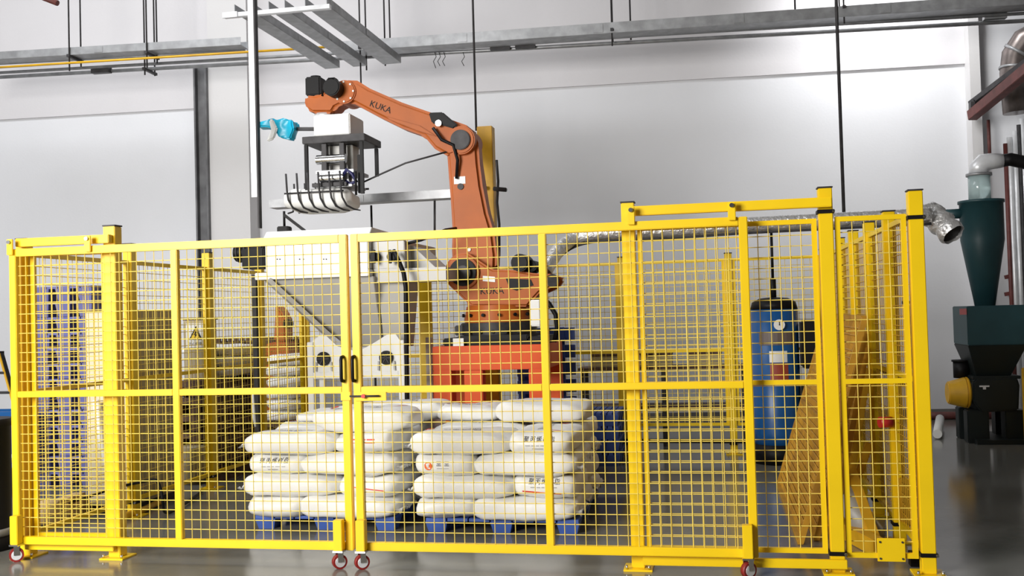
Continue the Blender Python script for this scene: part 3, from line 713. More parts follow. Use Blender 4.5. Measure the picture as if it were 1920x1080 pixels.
m_ = MB(); m_.tube([A(676, 344, YC-.1), A(715, 326, YC-.1), A(760, 306, YC-.08), A(840, 284, YC-.1)], .009, 6); tag(m_.build('air_line', DKG), 'thin dark air line running from the gripper to the robot elbow', 'hose')
# blue bag flapping on the gripper left side
t = thing('film_bundle', A(520, 240, YC), 'bright cyan plastic film bundle beside the gripper top', 'film')
def crumple(poly, y0, y1, m, nm, amp, seed):
    mb = MB(); mb.prism([A(x, y, YC) for x, y in poly], y0, y1); o_ = mb.build(nm, m, t, .012)
    bm = bmesh.new(); bm.from_mesh(o_.data); bmesh.ops.triangulate(bm, faces=bm.faces); bmesh.ops.subdivide_edges(bm, edges=bm.edges, cuts=3, use_grid_fill=True)
    for v in bm.verts: v.co += Vector((noise.noise(v.co*11+Vector((seed, 0, 0))), noise.noise(v.co*11+Vector((0, seed, 0)))*1.6, noise.noise(v.co*11+Vector((0, 0, seed)))))*amp
    bm.to_mesh(o_.data); bm.free()
crumple([(489, 229), (505, 231), (520, 225), (538, 225), (554, 230), (558, 245), (552, 262), (536, 264), (524, 249), (510, 241), (490, 240)], YC-.10, YC+.06, CYAN, 'film_roll', .028, 3)
crumple([(512, 230), (521, 228), (530, 240), (524, 262), (512, 270), (516, 248)], YC-.13, YC-.09, WHT, 'white_label', .02, 9)
crumple([(486, 228), (496, 229), (497, 240), (488, 242)], YC-.12, YC-.06, BLK, 'dark_clip', .008, 5)
m_ = MB(); m_.beam(A(550, 242, YC), A(590, 242, YC), .05, .03); m_.build('arm', DKG, t)

# ------------------------------------------------------------------ sack emptying hopper
YH = 8.55; B = lambda px, py, Y=YH: W(px, py, Y)
D = 1.15
hp = thing('hopper', (B(600, 700).x, YH+.5, 0), 'white steel sack emptying hopper with tapered body standing behind the left gate', 'hopper')
xl, xr = B(497, 470).x, B(690, 470).x
zb, zm, zt2 = B(600, 508).z, B(600, 452).z, B(600, 428).z
bd = MB(); bd.box(xl, xr, YH, YH+D, zb+.001, zm); bd.build('top_box', WHT, hp, .008)
cv = MB(); cv.add([(xl-.04, YH-.0, zm), (xr, YH, zm), (xr, YH+D, zm), (xl-.04, YH+D, zm), (xl-.04, YH+.12, zt2), (xr, YH+.12, zt2), (xr+.0, YH+D, zt2-.02), (xl-.04, YH+D, zt2-.02)],
                  [(0,3,2,1),(4,5,6,7),(0,1,5,4),(1,2,6,5),(2,3,7,6),(3,0,4,7)]); cv.build('hood', WHT, hp, .004)
MB().box(B(482, 512).x, B(690, 512).x+.02, YH-.05, YH+D+.02, B(600, 521).z, zb).build('lip', WHT, hp, .005)
bt = MB()
for px_ in (520, 525, 562, 569, 607, 612): c = B(px_, 486); bt.cyl((c.x, YH-.006, c.z), (c.x, YH, c.z), .006, n=6)
bt.build('screws', DKG, hp)
sd = MB()
zf = B(600, 521).z-.001; zc = B(600, 655).z; fx0, fx1 = B(500, 530).x, B(700, 530).x; bx0, bx1 = B(622, 650).x, B(700, 650).x
sd.add([(fx0, YH, zf), (fx1, YH, zf), (fx1, YH+D, zf), (fx0, YH+D, zf), (bx0, YH+.4, zc), (bx1-.05, YH+.4, zc), (bx1-.05, YH+.75, zc), (bx0, YH+.75, zc)],
       [(0,1,2,3),(7,6,5,4),(0,4,5,1),(1,5,6,2),(2,6,7,3),(3,7,4,0)]); sd.build('funnel', GRY, hp, .004)
rbm = MB(); rbm.beam((fx0+.02, YH-.02, zf), (bx0-.12, YH+.28, zc+.1), .13, .04); rbm.build('funnel_rib', GRY, hp)
# right hand side extension with knobs
ex = MB(); x2 = B(752, 480).x
ex.box(xr+.001, x2, YH+.10, YH+D, zb, zm-.02); ex.build('side_box', GRY, hp, .006)
ch = MB(); ch.add([B(752, 455, YH+.3), B(775, 462, YH+.3), B(832, 516, YH+.3), B(830, 524, YH+.3), B(752, 520, YH+.3)]+[v+Vector((0, .5, 0)) for v in (B(752, 455, YH+.3), B(775, 462, YH+.3), B(832, 516, YH+.3), B(830, 524, YH+.3), B(752, 520, YH+.3))],
                  [(0,1,2,3,4),(9,8,7,6,5),(0,5,6,1),(1,6,7,2),(2,7,8,3),(3,8,9,4),(4,9,5,0)]); ch.build('side_chute', GRY, hp, .003)
for px_ in (707, 737):
    c = B(px_, 482, YH+.1); k_ = MB(); k_.cyl((c.x, YH+.03, c.z), (c.x, YH+.0995, c.z), .038, n=16); k_.box(c.x-.012, c.x+.012, YH+.0, YH+.03, c.z-.06, c.z+.06); k_.build('clamp_knob', BLK, hp, .003)
sr = MB(); sr.box(xr+.02, B(832, 520).x, YH+.08, YH+.5, B(760, 527).z, zb-.0005); sr.build('side_ledge', GRY, hp)
lower = MB(); lower.add([(xr+.03, YH+.15, zb-.04), (x2, YH+.15, zb-.04), (x2, YH+.55, zb-.04), (xr+.03, YH+.55, zb-.04), (bx1, YH+.3, zc), (bx1+.22, YH+.3, zc), (bx1+.22, YH+.5, zc), (bx1, YH+.5, zc)],
       [(0,1,2,3),(7,6,5,4),(0,4,5,1),(1,5,6,2),(2,6,7,3),(3,7,4,0)]); lower.build('side_funnel', GRY, hp, .003)
# frame
lx0, lx1 = B(575, 700).x, B(757, 700).x; zr = B(660, 704).z
for xx in (lx0, lx1-.055):
    for yy in (YH+.02, YH+.90): MB().box(xx, xx+.055, yy, yy+.055, 0, B(660, 640).z).build('leg', WHT, hp, .004)
MB().box(lx0+.055, lx1-.055, YH+.02, YH+.075, zr-.025, zr+.03).build('cross_rail', WHT, hp, .003)
MB().box(B(592, 700).x, B(600, 700).x, YH+.08, YH+.12, 0, zr).build('strut', WHT, hp)
fan_c = (B(604, 673), B(722, 671))
fp = [(582, 640), (596, 629), (606, 628), (630, 650), (668, 660), (700, 642), (722, 628), (738, 625), (748, 640), (750, 700), (582, 702)]
MB().prism([B(x, y) for x, y in fp], YH+.045, YH+.06).build('front_plate', WHT, hp)
for c in fan_c:
    f_ = MB(); f_.cyl((c.x, YH+.02, c.z), (c.x, YH+.0445, c.z), .062, n=28); fo = f_.build('fan', BLK, hp)
    f_ = MB()
    for k in range(6):
        a_ = k*PI/3; f_.beam((c.x, YH+.016, c.z), (c.x+.056*math.cos(a_), YH+.016, c.z+.056*math.sin(a_)), .007)
    f_.build('fan_guard', DKG, fo)
    f_ = MB(); f_.beam((c.x-.07, YH+.03, c.z-.03), (c.x-.075, YH+.03, c.z-.11), .015); f_.beam((c.x+.07, YH+.03, c.z-.03), (c.x+.075, YH+.03, c.z-.11), .015); f_.build('fan_bracket', GRY, hp)
m_ = MB(); a_ = B(443, 474, YH+.3); b_ = B(497, 474, YH+.3); m_.cyl(a_, b_, .085, n=24); m_.box(a_.x+.10, b_.x+.03, YH+.2, YH+.42, a_.z-.16, a_.z+.03); mt = m_.build('drive_motor', BLK, hp, .01)
m_ = MB()
for k in range(4): m_.cyl((a_.x+.03+.04*k, YH+.3, a_.z), (a_.x+.045+.04*k, YH+.3, a_.z), .095, n=24)
m_.build('cooling_fins', DKG, mt)
t = thing('support_post', (B(481, 700, YH+.25).x, YH+.25, 0), 'slim dark grey floor post at the left side of the hopper', 'post')
c = B(481, 700, YH+.25); MB().box(c.x-.02, c.x+.02, YH+.23, YH+.27, .01, B(481, 515, YH+.25).z).build('shaft', DKG, t); MB().box(c.x-.07, c.x+.07, YH+.18, YH+.32, 0, .01).build('foot_plate', DKG, t)
m_ = MB(); m_.tube([B(738, 470, YH-.0), B(748, 490, YH-.05), B(757, 512, YH-.08), B(761, 540, YH-.08), B(762, 640, YH-.08), B(763, 720, YH-.08), B(764, 790, YH-.06), G(768, 905)+Vector((0, 0, .03))], .02, 10)
tag(m_.build('drain_hose', BLK), 'black hose hanging down the right side of the white hopper', 'hose')
m_ = MB(); m_.tube([B(745, 455, YH+.3), B(765, 456, YH+.2), B(790, 450, YH+.2), B(810, 442, YH+.25), B(835, 431, YH+.4), B(855, 428, YH+.6)], .014, 8)
tag(m_.build('supply_hose', BLK), 'black hose running from the hopper top to the robot arm', 'hose')
t = thing('level_sensor', B(533, 420, YH+.3), 'small black sensor on a rod above the hopper top', 'sensor')
m_ = MB(); c = B(533, 414, YH+.3); zhood = zt2
m_.box(c.x-.055, c.x+.055, YH+.25, YH+.35, zhood+.002, zhood+.06); m_.build('housing', BLK, t, .008)
m_ = MB(); m_.cyl((c.x, YH+.3, zhood+.06), (c.x, YH+.3, B(533, 396, YH+.3).z), .012, n=8); m_.build('stem', BLK, t)
m_ = MB(); m_.beam(Vector((c.x, YH+.3, B(533, 403, YH+.3).z)), Vector((c.x+.20, YH+.3, zt2+.012)), .024); m_.build('cable_arm', BLK, t)
m_ = MB(); m_.tube([B(474, 735, YH), B(476, 780, YH), B(479, 800, YH)], [.008, .016, .01], 8); 
tag(m_.build('plastic_strip', WHT), 'crumpled strip of white plastic hanging beside the left sack pile', 'film')

# ------------------------------------------------------------------ galvanised trays, conduits and hangers overhead
def channel(name, p, q, w, h, label, cat='cable tray', m=GAL, covers=True, group=None):
    p = Vector(p); q = Vector(q); d = (q-p).normalized(); a = d.cross(Vector((0, 0, 1))).normalized(); up = a.cross(d)
    t = thing(name, (p+q)/2, label, cat, group)
    MB().beam(p, q, w, .006).build('tray_floor', m, t)
    for s in (-1, 1): MB().beam(p+a*(s*w/2)+up*(h/2), q+a*(s*w/2)+up*(h/2), .006, h).build('side_wall', m, t)
    nj = int((q-p).length/2.0)
    for k in range(1, nj+1):
        c = p+(q-p)*(k/(nj+1)); 
        for sg_ in (-1, 1): MB().beam(c-d*.06+a*(sg_*(w/2+.006))+up*(h/2), c+d*.06+a*(sg_*(w/2+.006))+up*(h/2), .005, h*.8).build('joint_plate', GAL, t)
    return t
YT1 = 12.6
def onw(px, py, out): return W0*0 + (lambda d: Vector((0, 0, CAM_H))+d*(((W0+WN*out)-Vector((0, 0, CAM_H))).dot(WN)/d.dot(WN)))(_f + _r*((px-960)/F_PX) - _u*((py-540)/F_PX))
channel('cable_tray', onw(-60, 119, 1.6), onw(458, 88, 1.6), .24, .10, 'galvanised cable tray along the wall at the upper left', group='galvanised cable trays')
channel('cable_tray', onw(628, 103, 1.5), onw(2230, -7, 1.5), .30, .13, 'long galvanised cable tray crossing the wall at the upper right', group='galvanised cable trays')
# tray running towards the hall front
z_ = W(690, 95, 11.9).z
def zray(px, py): return G(px, py, z_)
a0, a1 = zray(440, 24), zray(600, 16)
t = channel('cable_tray', (a0.x+.1, a0.y, z_), (a0.x+.1, 12.6, z_), .20, .09, 'left one of the galvanised trays running towards the camera', group='trays running from the wall to the hall')
t = channel('cable_tray', ((a0.x+a1.x)/2+.02, a0.y, z_), ((a0.x+a1.x)/2+.02, 12.6, z_), .18, .09, 'middle one of the galvanised trays running towards the camera', group='trays running from the wall to the hall')
t = channel('cable_tray', (a1.x-.0, a0.y, z_), (a1.x-.0, 12.6, z_), .24, .09, 'right one of the galvanised trays running towards the camera', group='trays running from the wall to the hall')
t = thing('cross_channel', ((a0.x+a1.x)/2, a0.y, z_), 'short galvanised channel carrying the ends of three trays at the top', 'bracket')
MB().box(a0.x-.12, a1.x+.16, a0.y-.03, a0.y+.03, z_-.05, z_-.005).build('channel', GALB, t); MB().box(a0.x-.12, a0.x+.05, a0.y-.05, a0.y-.032, z_-.06, z_-.0).build('end_plate', GALB, t)
# conduits under the trays
def rod(name, p, q, r, m, label, cat, group=None, n=8):
    mb = MB(); mb.tube([p, q], r, n); return tag(mb.build(name, m), label, cat, group)
rod('conduit', onw(-60, 140, 1.35), onw(2230, 7, 1.35), .022, GAL, 'upper grey conduit running under the trays across the whole wall', 'pipe')
rod('conduit', onw(-60, 148, 1.25), onw(2230, 22, 1.25), .026, GAL, 'lower grey conduit running under the trays across the whole wall', 'pipe')
rod('conduit', onw(-60, 130, 1.75), onw(632, 87, 1.75), .016, YOLD, 'thin yellow pipe under the left cable tray', 'pipe')
rod('conduit', onw(-60, 123, 1.45), onw(460, 95, 1.45), .016, GAL, 'thin grey pipe just under the left cable tray', 'pipe')
def hanger(px, py, out, label, w=None, drop=.25):
    """pair of threaded rods with a cross bar"""
    b = onw(px, py, out); t = thing('rod_hanger', b, label, 'hanger', 'threaded rod hangers')
    y2 = .28
    for k, s in enumerate((-.5, .5)):
        m_ = MB(); m_.cyl(b+WN*(s*y2)+Vector((0, 0, -drop*(.3+.5*(k)))), Vector((b.x, b.y, 9))+WN*(s*y2), .0105, n=6); m_.build('threaded_rod', DKG, t)
    MB().beam(b-WN*(y2/2+.04), b+WN*(y2/2+.04), .035, .035).build('cross_bar', DKG, t)
hanger(141, 110, 1.6, 'pair of threaded rods holding the left tray near its far left end')
hanger(285, 104, 1.6, 'pair of threaded rods holding the left tray in its middle')
hanger(281, 134, 1.3, 'pair of threaded rods ending below the conduits at the left', drop=.1)
hanger(681, 95, 1.5, 'pair of threaded rods holding the right tray near the robot wrist', drop=.75)
hanger(727, 100, 1.3, 'pair of threaded rods right of the robot wrist hanger')
hanger(1148, 62, 1.5, 'pair of threaded rods with a slanted bar holding the right tray in its middle')
hanger(1578, 20, 1.5, 'pair of threaded rods holding the right tray near the long drop rod')
for px_, py_, n_ in ((1183, 75, 'right of the middle hanger'), (1492, 50, 'left of the long drop rod')):
    b = onw(px_, py_, 1.3); rod('threaded_rod', b, Vector((b.x, b.y, 9)), .011, DKG, 'single threaded rod holding the conduits ' + n_, 'rod')
for px_, py_, a_ in ((190, 132, 0), (938, 88, 0), (985, 85, 0), (1865, 30, 0)):
    b = onw(px_, py_, 1.3); m_ = MB(); m_.beam(b-WD*.13, b+WD*.13, .09, .08)
    tag(m_.build('conduit_box', DKG if px_ < 1500 else GAL), {190: 'dark junction box on the conduits at the upper left', 938: 'left dark clamp block on the conduits above the yellow column', 985: 'right dark clamp block on the conduits above the yellow column', 1865: 'grey junction box on the conduits above the vertical pipes'}[px_], 'junction box')
# frayed wires
m_ = MB()
for px_ in (815, 823, 832, 868):
    b = onw(px_, 98, 1.3); m_.tube([b, b+Vector((.02, 0, -.06)), b+Vector((-.02, 0, -.12)), b+Vector((.01, 0, -.15-.03*(px_ % 3)))], .005, 5)
tag(m_.build('wire_ends', DKG), 'loose frayed wire ends dangling from the conduit right of the robot wrist', 'wire', kind='stuff')
# drop strut from the ceiling down to the hopper
ys = YH+.45; a_ = W(476, 0, ys); b_ = W(484, 428, ys); xs_ = W(478, 300, ys).x
t = thing('drop_strut', (xs_, ys, b_.z), 'galvanised strut dropping from the ceiling to the left end of the hopper', 'strut')
MB().box(xs_-.028, xs_+.028, ys-.03, ys+.0, W(480, 370, ys).z, 9).build('channel', GALB, t); MB().box(xs_+.029, xs_+.045, ys-.03, ys+.03, b_.z, 9).build('cable_run', DKG, t)
# mid height tray behind the gripper
t = channel('cable_tray', W(512, 391, 10.3), W(850, 372, 10.3), .2, .085, 'galvanised tray at mid height behind the gripper and robot arm')
for px_ in (696, 815): p_ = W(px_, 385 if px_ < 700 else 376, 10.3); m_ = MB(); m_.tube([p_-Vector((0, 0, .0)), (W(px_-6 if px_ < 700 else px_, 440, 10.3) if px_ > 700 else Vector((p_.x, p_.y, 0)))], .012, 8); m_.build('support_rod', DKG, t)
rod('drop_rod', W(893, 245, 10.6), Vector((W(893, 245, 10.6).x, 10.6, 9)), .012, DKG, 'long thin drop rod above the tall yellow column', 'rod')
rod('drop_rod', W(1583, 420, 11.3), Vector((W(1583, 420, 11.3).x, 11.3, 9)), .018, DKG, 'long thin drop rod ending at the silver duct on the right', 'rod')
# tall yellow column behind the robot
yc_ = 10.2; c0, c1 = W(898, 400, yc_), W(932, 400, yc_); zt_ = W(912, 236, yc_).z
t = thing('lifting_column', ((c0.x+c1.x)/2, yc_, 0), 'tall amber-yellow steel column rising behind the robot arm', 'column')
MB().box(c0.x, c1.x-.03, yc_, yc_+.14, .012, zt_).build('mast', YOLD, t, .006); MB().box(c0.x-.1, c1.x+.1, yc_-.08, yc_+.22, 0, .0115).build('base_plate', YOLD, t)
m_ = MB(); m_.tube([W(931, 300, yc_), W(934, 340, yc_), W(932, 380, yc_), W(936, 420, yc_), W(936, 480, yc_)], .014, 8); m_.build('cable', DKG, t)
m_ = MB(); m_.beam(W(925, 354, yc_-.05), W(950, 356, yc_-.05), .06, .04); m_.beam(W(885, 350, yc_-.05), W(912, 352, yc_-.05), .05, .04); m_.build('arm_stub', DKG, t, .006)

# ------------------------------------------------------------------ silver duct, cyclone, granulator
dp = [W(1022, 512, 9.6), W(1032, 492, 9.7), W(1050, 466, 9.85), W(1078, 447, 10), W(1115, 438, 10), W(1170, 434, 10), W(1280, 429, 10), W(1400, 421, 10), W(1550, 413, 10), W(1745, 403, 10)]
def bez(pts, n=5):
    out = []
    for i in range(len(pts)-1):
        p0 = pts[max(i-1, 0)]; p1 = pts[i]; p2 = pts[i+1]; p3 = pts[min(i+2, len(pts)-1)]
        for k in range(n):
            t_ = k/n; out.append(0.5*((2*p1)+(-p0+p2)*t_+(2*p0-5*p1+4*p2-p3)*t_**2+(-p0+3*p1-3*p2+p3)*t_**3))
    return out+[pts[-1]]
sp_ = bez(dp, 6); m_ = MB(); m_.tube(sp_, .068, 16); t = thing('flexible_duct', dp[5], 'silver aluminium flexible duct arching from the robot over the fence', 'duct')
m_.build('duct_tube', FOIL, t)
cb = MB(); off = Vector((0, -.02, -.083)); cb.tube([p+off for p in sp_[4:]], .014, 8); cb.build('cable', DKG, t)
m_ = MB(); p_ = W(1745, 400, 10.2); q_ = W(1788, 440, 10.0)
t = thing('foil_duct_end', p_, 'crumpled foil wrapped duct elbow hanging open right of the fence corner', 'duct')
dd = (q_-p_); pts = [p_+dd*k/8 for k in range(9)]; m_.tube([W(1722, 400, 10.15)]+pts, [.075]+[.115+.012*math.sin(k*2.1) for k in range(9)], 22, caps=False)
o_ = m_.build('foil_wrap', FOIL, t); 
for v in o_.data.vertices: v.co += v.co.normalized()*noise.noise(v.co*16)*.02
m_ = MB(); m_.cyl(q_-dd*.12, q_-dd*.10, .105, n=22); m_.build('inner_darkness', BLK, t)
YX = 12.0; K = lambda px, py, Y=YX: W(px, py, Y)
cx = K(1842, 450).x
t = thing('cyclone_separator', (cx, YX, K(1842, 580).z), 'dark teal cyclone separator with a clear sight tube on top', 'cyclone')
zA, zB, zC, zD = K(1842, 376).z, K(1842, 450).z, K(1848, 578).z, K(1842, 330).z
m_ = MB(); m_.lathe((cx, YX, 0), [(.10, zC), (.225, zB), (.225, zA-.03), (.24, zA-.03), (.24, zA)], 36); m_.build('cone_body', TEAL, t)
m_ = MB(); m_.cyl((cx-.01, YX, zA), (cx-.01, YX, zD+.02), .115, n=28); m_.build('sight_tube', GLS, t)
m_ = MB(); m_.cyl((cx-.01, YX, zD), (cx-.01, YX, zD+.03), .135, n=28); m_.build('tube_collar', GAL, t)
m_ = MB(); zE = K(1842, 322).z; m_.tube([(cx-.01, YX, zD+.03), (cx-.01, YX, zE+.05), (cx+.04, YX, zE+.10), (cx+.12, YX, zE+.11), (cx+.24, YX, zE+.11)], [.10, .10, .10, .09, .075], 18); m_.build('steel_elbow', GALB, t)
m_ = MB(); m_.tube([(cx+.24, YX, zE+.11), (cx+.32, YX, zE+.12), (cx+.46, YX, zE+.08), (cx+.66, YX, zE+.0)], .072, 14); m_.build('black_hose', BLK, t)
m_ = MB(); m_.cyl(K(1768, 402, YX), K(1812, 400, YX), .055, n=18); m_.build('inlet_pipe', TEAL, t)
t = thing('granulator', (cx+.05, YX, 0), 'dark green plastics granulator with square hopper under the teal cyclone', 'machine')
hx0, hx1 = K(1800, 600).x, K(1908, 600).x; hz0, hz1 = K(1850, 645).z, K(1850, 573).z
MB().box(hx0, hx1, YX-.32, YX+.34, hz0, hz1).build('feed_hopper', TEAL, t, .008)
m_ = MB(); nx0, nx1, nz = K(1822, 700).x, K(1886, 700).x, K(1850, 702).z
m_.add([(hx0, YX-.32, hz0-.001), (hx1, YX-.32, hz0-.001), (hx1, YX+.34, hz0-.001), (hx0, YX+.34, hz0-.001), (nx0, YX-.2, nz), (nx1, YX-.2, nz), (nx1, YX+.2, nz), (nx0, YX+.2, nz)], [(0,1,2,3),(7,6,5,4),(0,4,5,1),(1,5,6,2),(2,6,7,3),(3,7,4,0)]); m_.build('feed_funnel', TEALD, t, .004)
a_ = K(1806, 584, YX-.33); MB().box(a_.x-.035, a_.x+.035, YX-.328, YX-.3205, a_.z-.035, a_.z+.03).build('red_sticker', mat('faded_sticker', (.42, .13, .13), .5), t)
g0, g1 = K(1812, 740).x, K(1898, 740).x; gz0, gz1 = K(1850, 765).z, K(1850, 706).z
MB().box(nx0-.05, nx1+.08, YX-.26, YX+.26, nz-.035, nz-.001).build('flange', TEALD, t, .004)
m_ = MB(); m_.prism([Vector((g0, 0, gz1-.04)), Vector((g0+.04, 0, gz1)), Vector((g1-.02, 0, gz1)), Vector((g1, 0, gz1-.08)), Vector((g1-.02, 0, gz0)), Vector((g0+.08, 0, gz0-.02)), Vector((g0, 0, gz0+.10))], YX-.30, YX+.30); gb = m_.build('cutting_chamber', TEALD, t, .015)
c = K(1846, 725, YX-.31); m_ = MB(); m_.box(c.x-.05, c.x+.05, YX-.308, YX-.3005, c.z-.004, c.z+.012); m_.box(c.x-.015, c.x+.015, YX-.308, YX-.3005, c.z-.03, c.z-.004); m_.build('maker_badge', GALB, gb)
m_ = MB(); a_, b_ = K(1772, 735), K(1806, 735); m_.cyl((a_.x, YX-.1, a_.z), (b_.x, YX-.1, a_.z), .12, .17, 26); m_.cyl((b_.x, YX-.1, a_.z), (b_.x+.03, YX-.1, a_.z), .17, n=26); m_.build('pulley_guard', YOLD, t, .01)
m_ = MB(); a_ = K(1786, 682); m_.cyl((a_.x+.10, YX+.05, a_.z-.16), (a_.x+.10, YX+.05, a_.z+.02), .085, n=20); m_.cyl((a_.x+.10, YX+.05, a_.z+.02), (a_.x+.10, YX+.05, a_.z+.04), .10, n=20); m_.build('motor', BLK, t)
for px_ in (1803, 1872):
    c = K(px_, 800); MB().box(c.x, c.x+.22, YX-.28, YX-.10, 0.0, gz0).build('leg', TEALD, t, .01); MB().box(c.x, c.x+.22, YX+.10, YX+.28, 0, gz0).build('leg', TEALD, t, .01)
MB().box(g0+.0, g1+.1, YX-.40, YX+.4, .0, .05).build('skid', TEALD, t)
a_ = K(1907, 700, YX-.3)
t = thing('yellow_cabinet', (a_.x+.3, YX-.3, 0), 'yellow machine cabinet at the right edge beside the dark granulator', 'cabinet'); MB().box(a_.x, a_.x+.6, YX-1.0, YX-.45, 0.02, W(1907, 690, YX-.5).z).build('body', YOLD, t, .008); MB().box(a_.x+.02, a_.x+.58, YX-.98, YX-.47, 0, .02).build('plinth', BLK, t)
# right hand riser pipes and brown bracket
for i, (px_, r_, m2) in enumerate(((1886, .028, RUST), (1894, .035, GALB), (1904, .035, GALB), (1913, .030, DKG), (1919, .035, GALB))):
    b = onw(px_, 300, .15+.0*i); rod('riser_pipe', Vector((b.x, b.y, .0)), Vector((b.x, b.y, 3.6+.08*i)), r_, m2, ['thin dark red riser pipe left of the silver pipes on the right wall', 'leftmost silver riser pipe on the right of the wall', 'second silver riser pipe on the right of the wall', 'dark riser pipe between silver ones at the right edge', 'rightmost silver riser pipe at the picture edge'][i], 'pipe', 'vertical riser pipes on the right wall', 12)
clb = MB(); a_ = onw(1884, 520, .12); b_ = onw(1919, 512, .12); clb.beam(a_, b_, .04, .05); clb.beam(onw(1884, 552, .12), onw(1919, 545, .12), .04, .05); tag(clb.build('pipe_clamp', RUST), 'rusty clamp bars across the riser pipes at the right', 'clamp')
t = thing('wall_bracket', onw(1840, 205, .6), 'dark red steel bracket frame jutting out from the right wall', 'bracket')
p1, p2 = onw(1822, 217, .55), W(1990, 78, 12.1)
MB().beam(p1, p2, .12, .13).build('lower_beam', RUST, t, .006)
MB().beam(onw(1820, 195, .35), W(1985, 70, 12.6), .07, .07).build('upper_beam', DKG, t, .004)
MB().beam(onw(1822, 192, .55), onw(1822, 222, .55), .05, .12).build('end_plate', DKG, t)
m_ = MB(); c = onw(1842, 190, .45); m_.cyl(c+Vector((-.1, 0, -.02)), c+Vector((.12, -.05, .04)), .06, n=14); m_.build('valve', BLK, t)
b = onw(1853, 225, .3); rod('drain_pipe', b, Vector((b.x, b.y, W(1855, 308, b.y).z)), .022, RUST, 'short dark red pipe dropping from the bracket above the cyclone', 'pipe')
t = thing('extract_duct', onw(1905, 120, .6), 'fat dark silver duct bend above the bracket at the upper right', 'duct')
c = onw(1915, 120, .7); m_ = MB(); m_.tube([c+Vector((-.07, 0, -.62)), c+Vector((-.09, 0, -.1)), c+Vector((-.06, 0, .12)), c+Vector((.04, -.05, .28)), c+Vector((.2, -.1, .36)), c+Vector((.7, -.1, .40))], .17, 22)
m_.build('bend', mat('weathered_duct', (.20, .17, .16), .35, .7, var=.3), t)
m_ = MB(); m_.tube([c+Vector((-.09, 0, -.06)), c+Vector((-.087, 0, -.03))], .18, 22); m_.tube([c+Vector((-.05, -.01, .14)), c+Vector((-.03, -.02, .17))], .18, 22); m_.build('band', GAL, t)
rod('fallen_rag', G(1758, 824)+Vector((0, 0, .06)), G(1763, 800)+Vector((0, 0, .10)), .05, WHT, 'small white cloth roll on the floor at the foot of the wall', 'cloth', n=12)
b = onw(1780, 772, .1)
m_ = MB(); m_.cyl(Vector((b.x-.5, b.y-.3, .05)), Vector((b.x+.6, b.y-.26, .05)), .05, n=12); tag(m_.build('floor_pipe', RUST), 'dark red pipe lying on the floor along the wall near the granulator', 'pipe')

# ------------------------------------------------------------------ blue receiver tank and compressor
tx, ty = .62, 10.35; r_ = W(1500, 700, ty).x-W(1455, 700, ty).x; zt_ = W(1455, 557, ty).z; zb_ = .18
tx = W(1455, 700, ty).x
t = thing('receiver_tank', (tx, ty, 0), 'upright blue pressure tank with gauge and black top behind the right gate', 'tank')
m_ = MB(); m_.lathe((tx, ty, 0), [(r_*.98, .14), (r_, .30), (r_, zt_-.12)], 36); m_.build('shell', TBL, t)
m_ = MB(); m_.lathe((tx, ty, 0), [(r_+.012, .0), (r_+.012, .19)], 36); m_.build('base_skirt', BLK, t)
m_ = MB(); m_.lathe((tx, ty, 0), [(r_+.001, zt_-.1195), (r_*.92, zt_-.05), (r_*.6, zt_-.01), (.02, zt_)], 36); m_.build('top_dome', BLK, t)
g_ = W(1461, 609, ty-r_); m_ = MB(); m_.cyl((g_.x, ty-r_-.03, g_.z), (g_.x, ty-r_+.02, g_.z), .052, n=24); gg = m_.build('gauge', WHT, t)
m_ = MB(); m_.cyl((g_.x, ty-r_-.036, g_.z), (g_.x, ty-r_-.0305, g_.z), .006, n=8); m_.box(g_.x-.003, g_.x+.003, ty-r_-.036, ty-r_-.0305, g_.z, g_.z+.035); m_.build('needle', BLK, gg)
def on_tank(px0, px1, py0, py1, m, nm, o=.002):
    a_ = W(px0, py1, ty-r_); b_ = W(px1, py0, ty-r_); mb = MB(); n = 8; vs = []
    for k in range(n+1):
        x = a_.x+(b_.x-a_.x)*k/n; y = ty-math.sqrt(max(0, (r_+o)**2-(x-tx)**2)); vs += [(x, y, a_.z), (x, y, b_.z)]
    mb.add(vs, [(2*k, 2*k+2, 2*k+3, 2*k+1) for k in range(n)]); return mb.build(nm, m, t)
on_tank(1424, 1492, 622, 648, mat('brown_label', (.14, .11, .10), .5), 'name_plate'); on_tank(1443, 1476, 658, 680, WHT, 'white_label'); on_tank(1445, 1478, 681, 720, mat('dull_red_label', (.33, .055, .03), .5), 'red_label')
m_ = MB(); m_.cyl((tx, ty, zt_), (tx, ty, zt_+.18), .03, n=12); m_.cyl((tx, ty, zt_+.18), (tx, ty, W(1450, 428, ty).z), .014, n=10); m_.build('outlet_pipe', BLK, t)
t = thing('compressor', (tx+.35, ty+.15, 0), 'black compressor block with pipework right of the blue tank', 'compressor')
x_a = tx+r_+.02
MB().box(x_a, x_a+.17, ty-.12, ty+.25, 0, W(1510, 720, ty).z).build('cabinet', BLK, t, .01)
MB().box(x_a-.0, x_a+.14, ty-.14, ty+.2, W(1510, 690, ty).z, W(1510, 600, ty).z).build('motor_block', BLK, t, .02)
m_ = MB(); m_.tube([(x_a+.1, ty-.1, W(1510, 612, ty).z), (x_a+.2, ty-.12, W(1510, 620, ty).z), (x_a+.22, ty-.12, W(1510, 660, ty).z), (x_a+.14, ty-.12, W(1510, 715, ty).z)], .02, 8); m_.build('pipe', DKG, t)
MB().box(x_a+.14, x_a+.22, ty-.05, ty+.05, W(1510, 715, ty).z, W(1510, 640, ty).z).build('filter', GAL, t, .01)

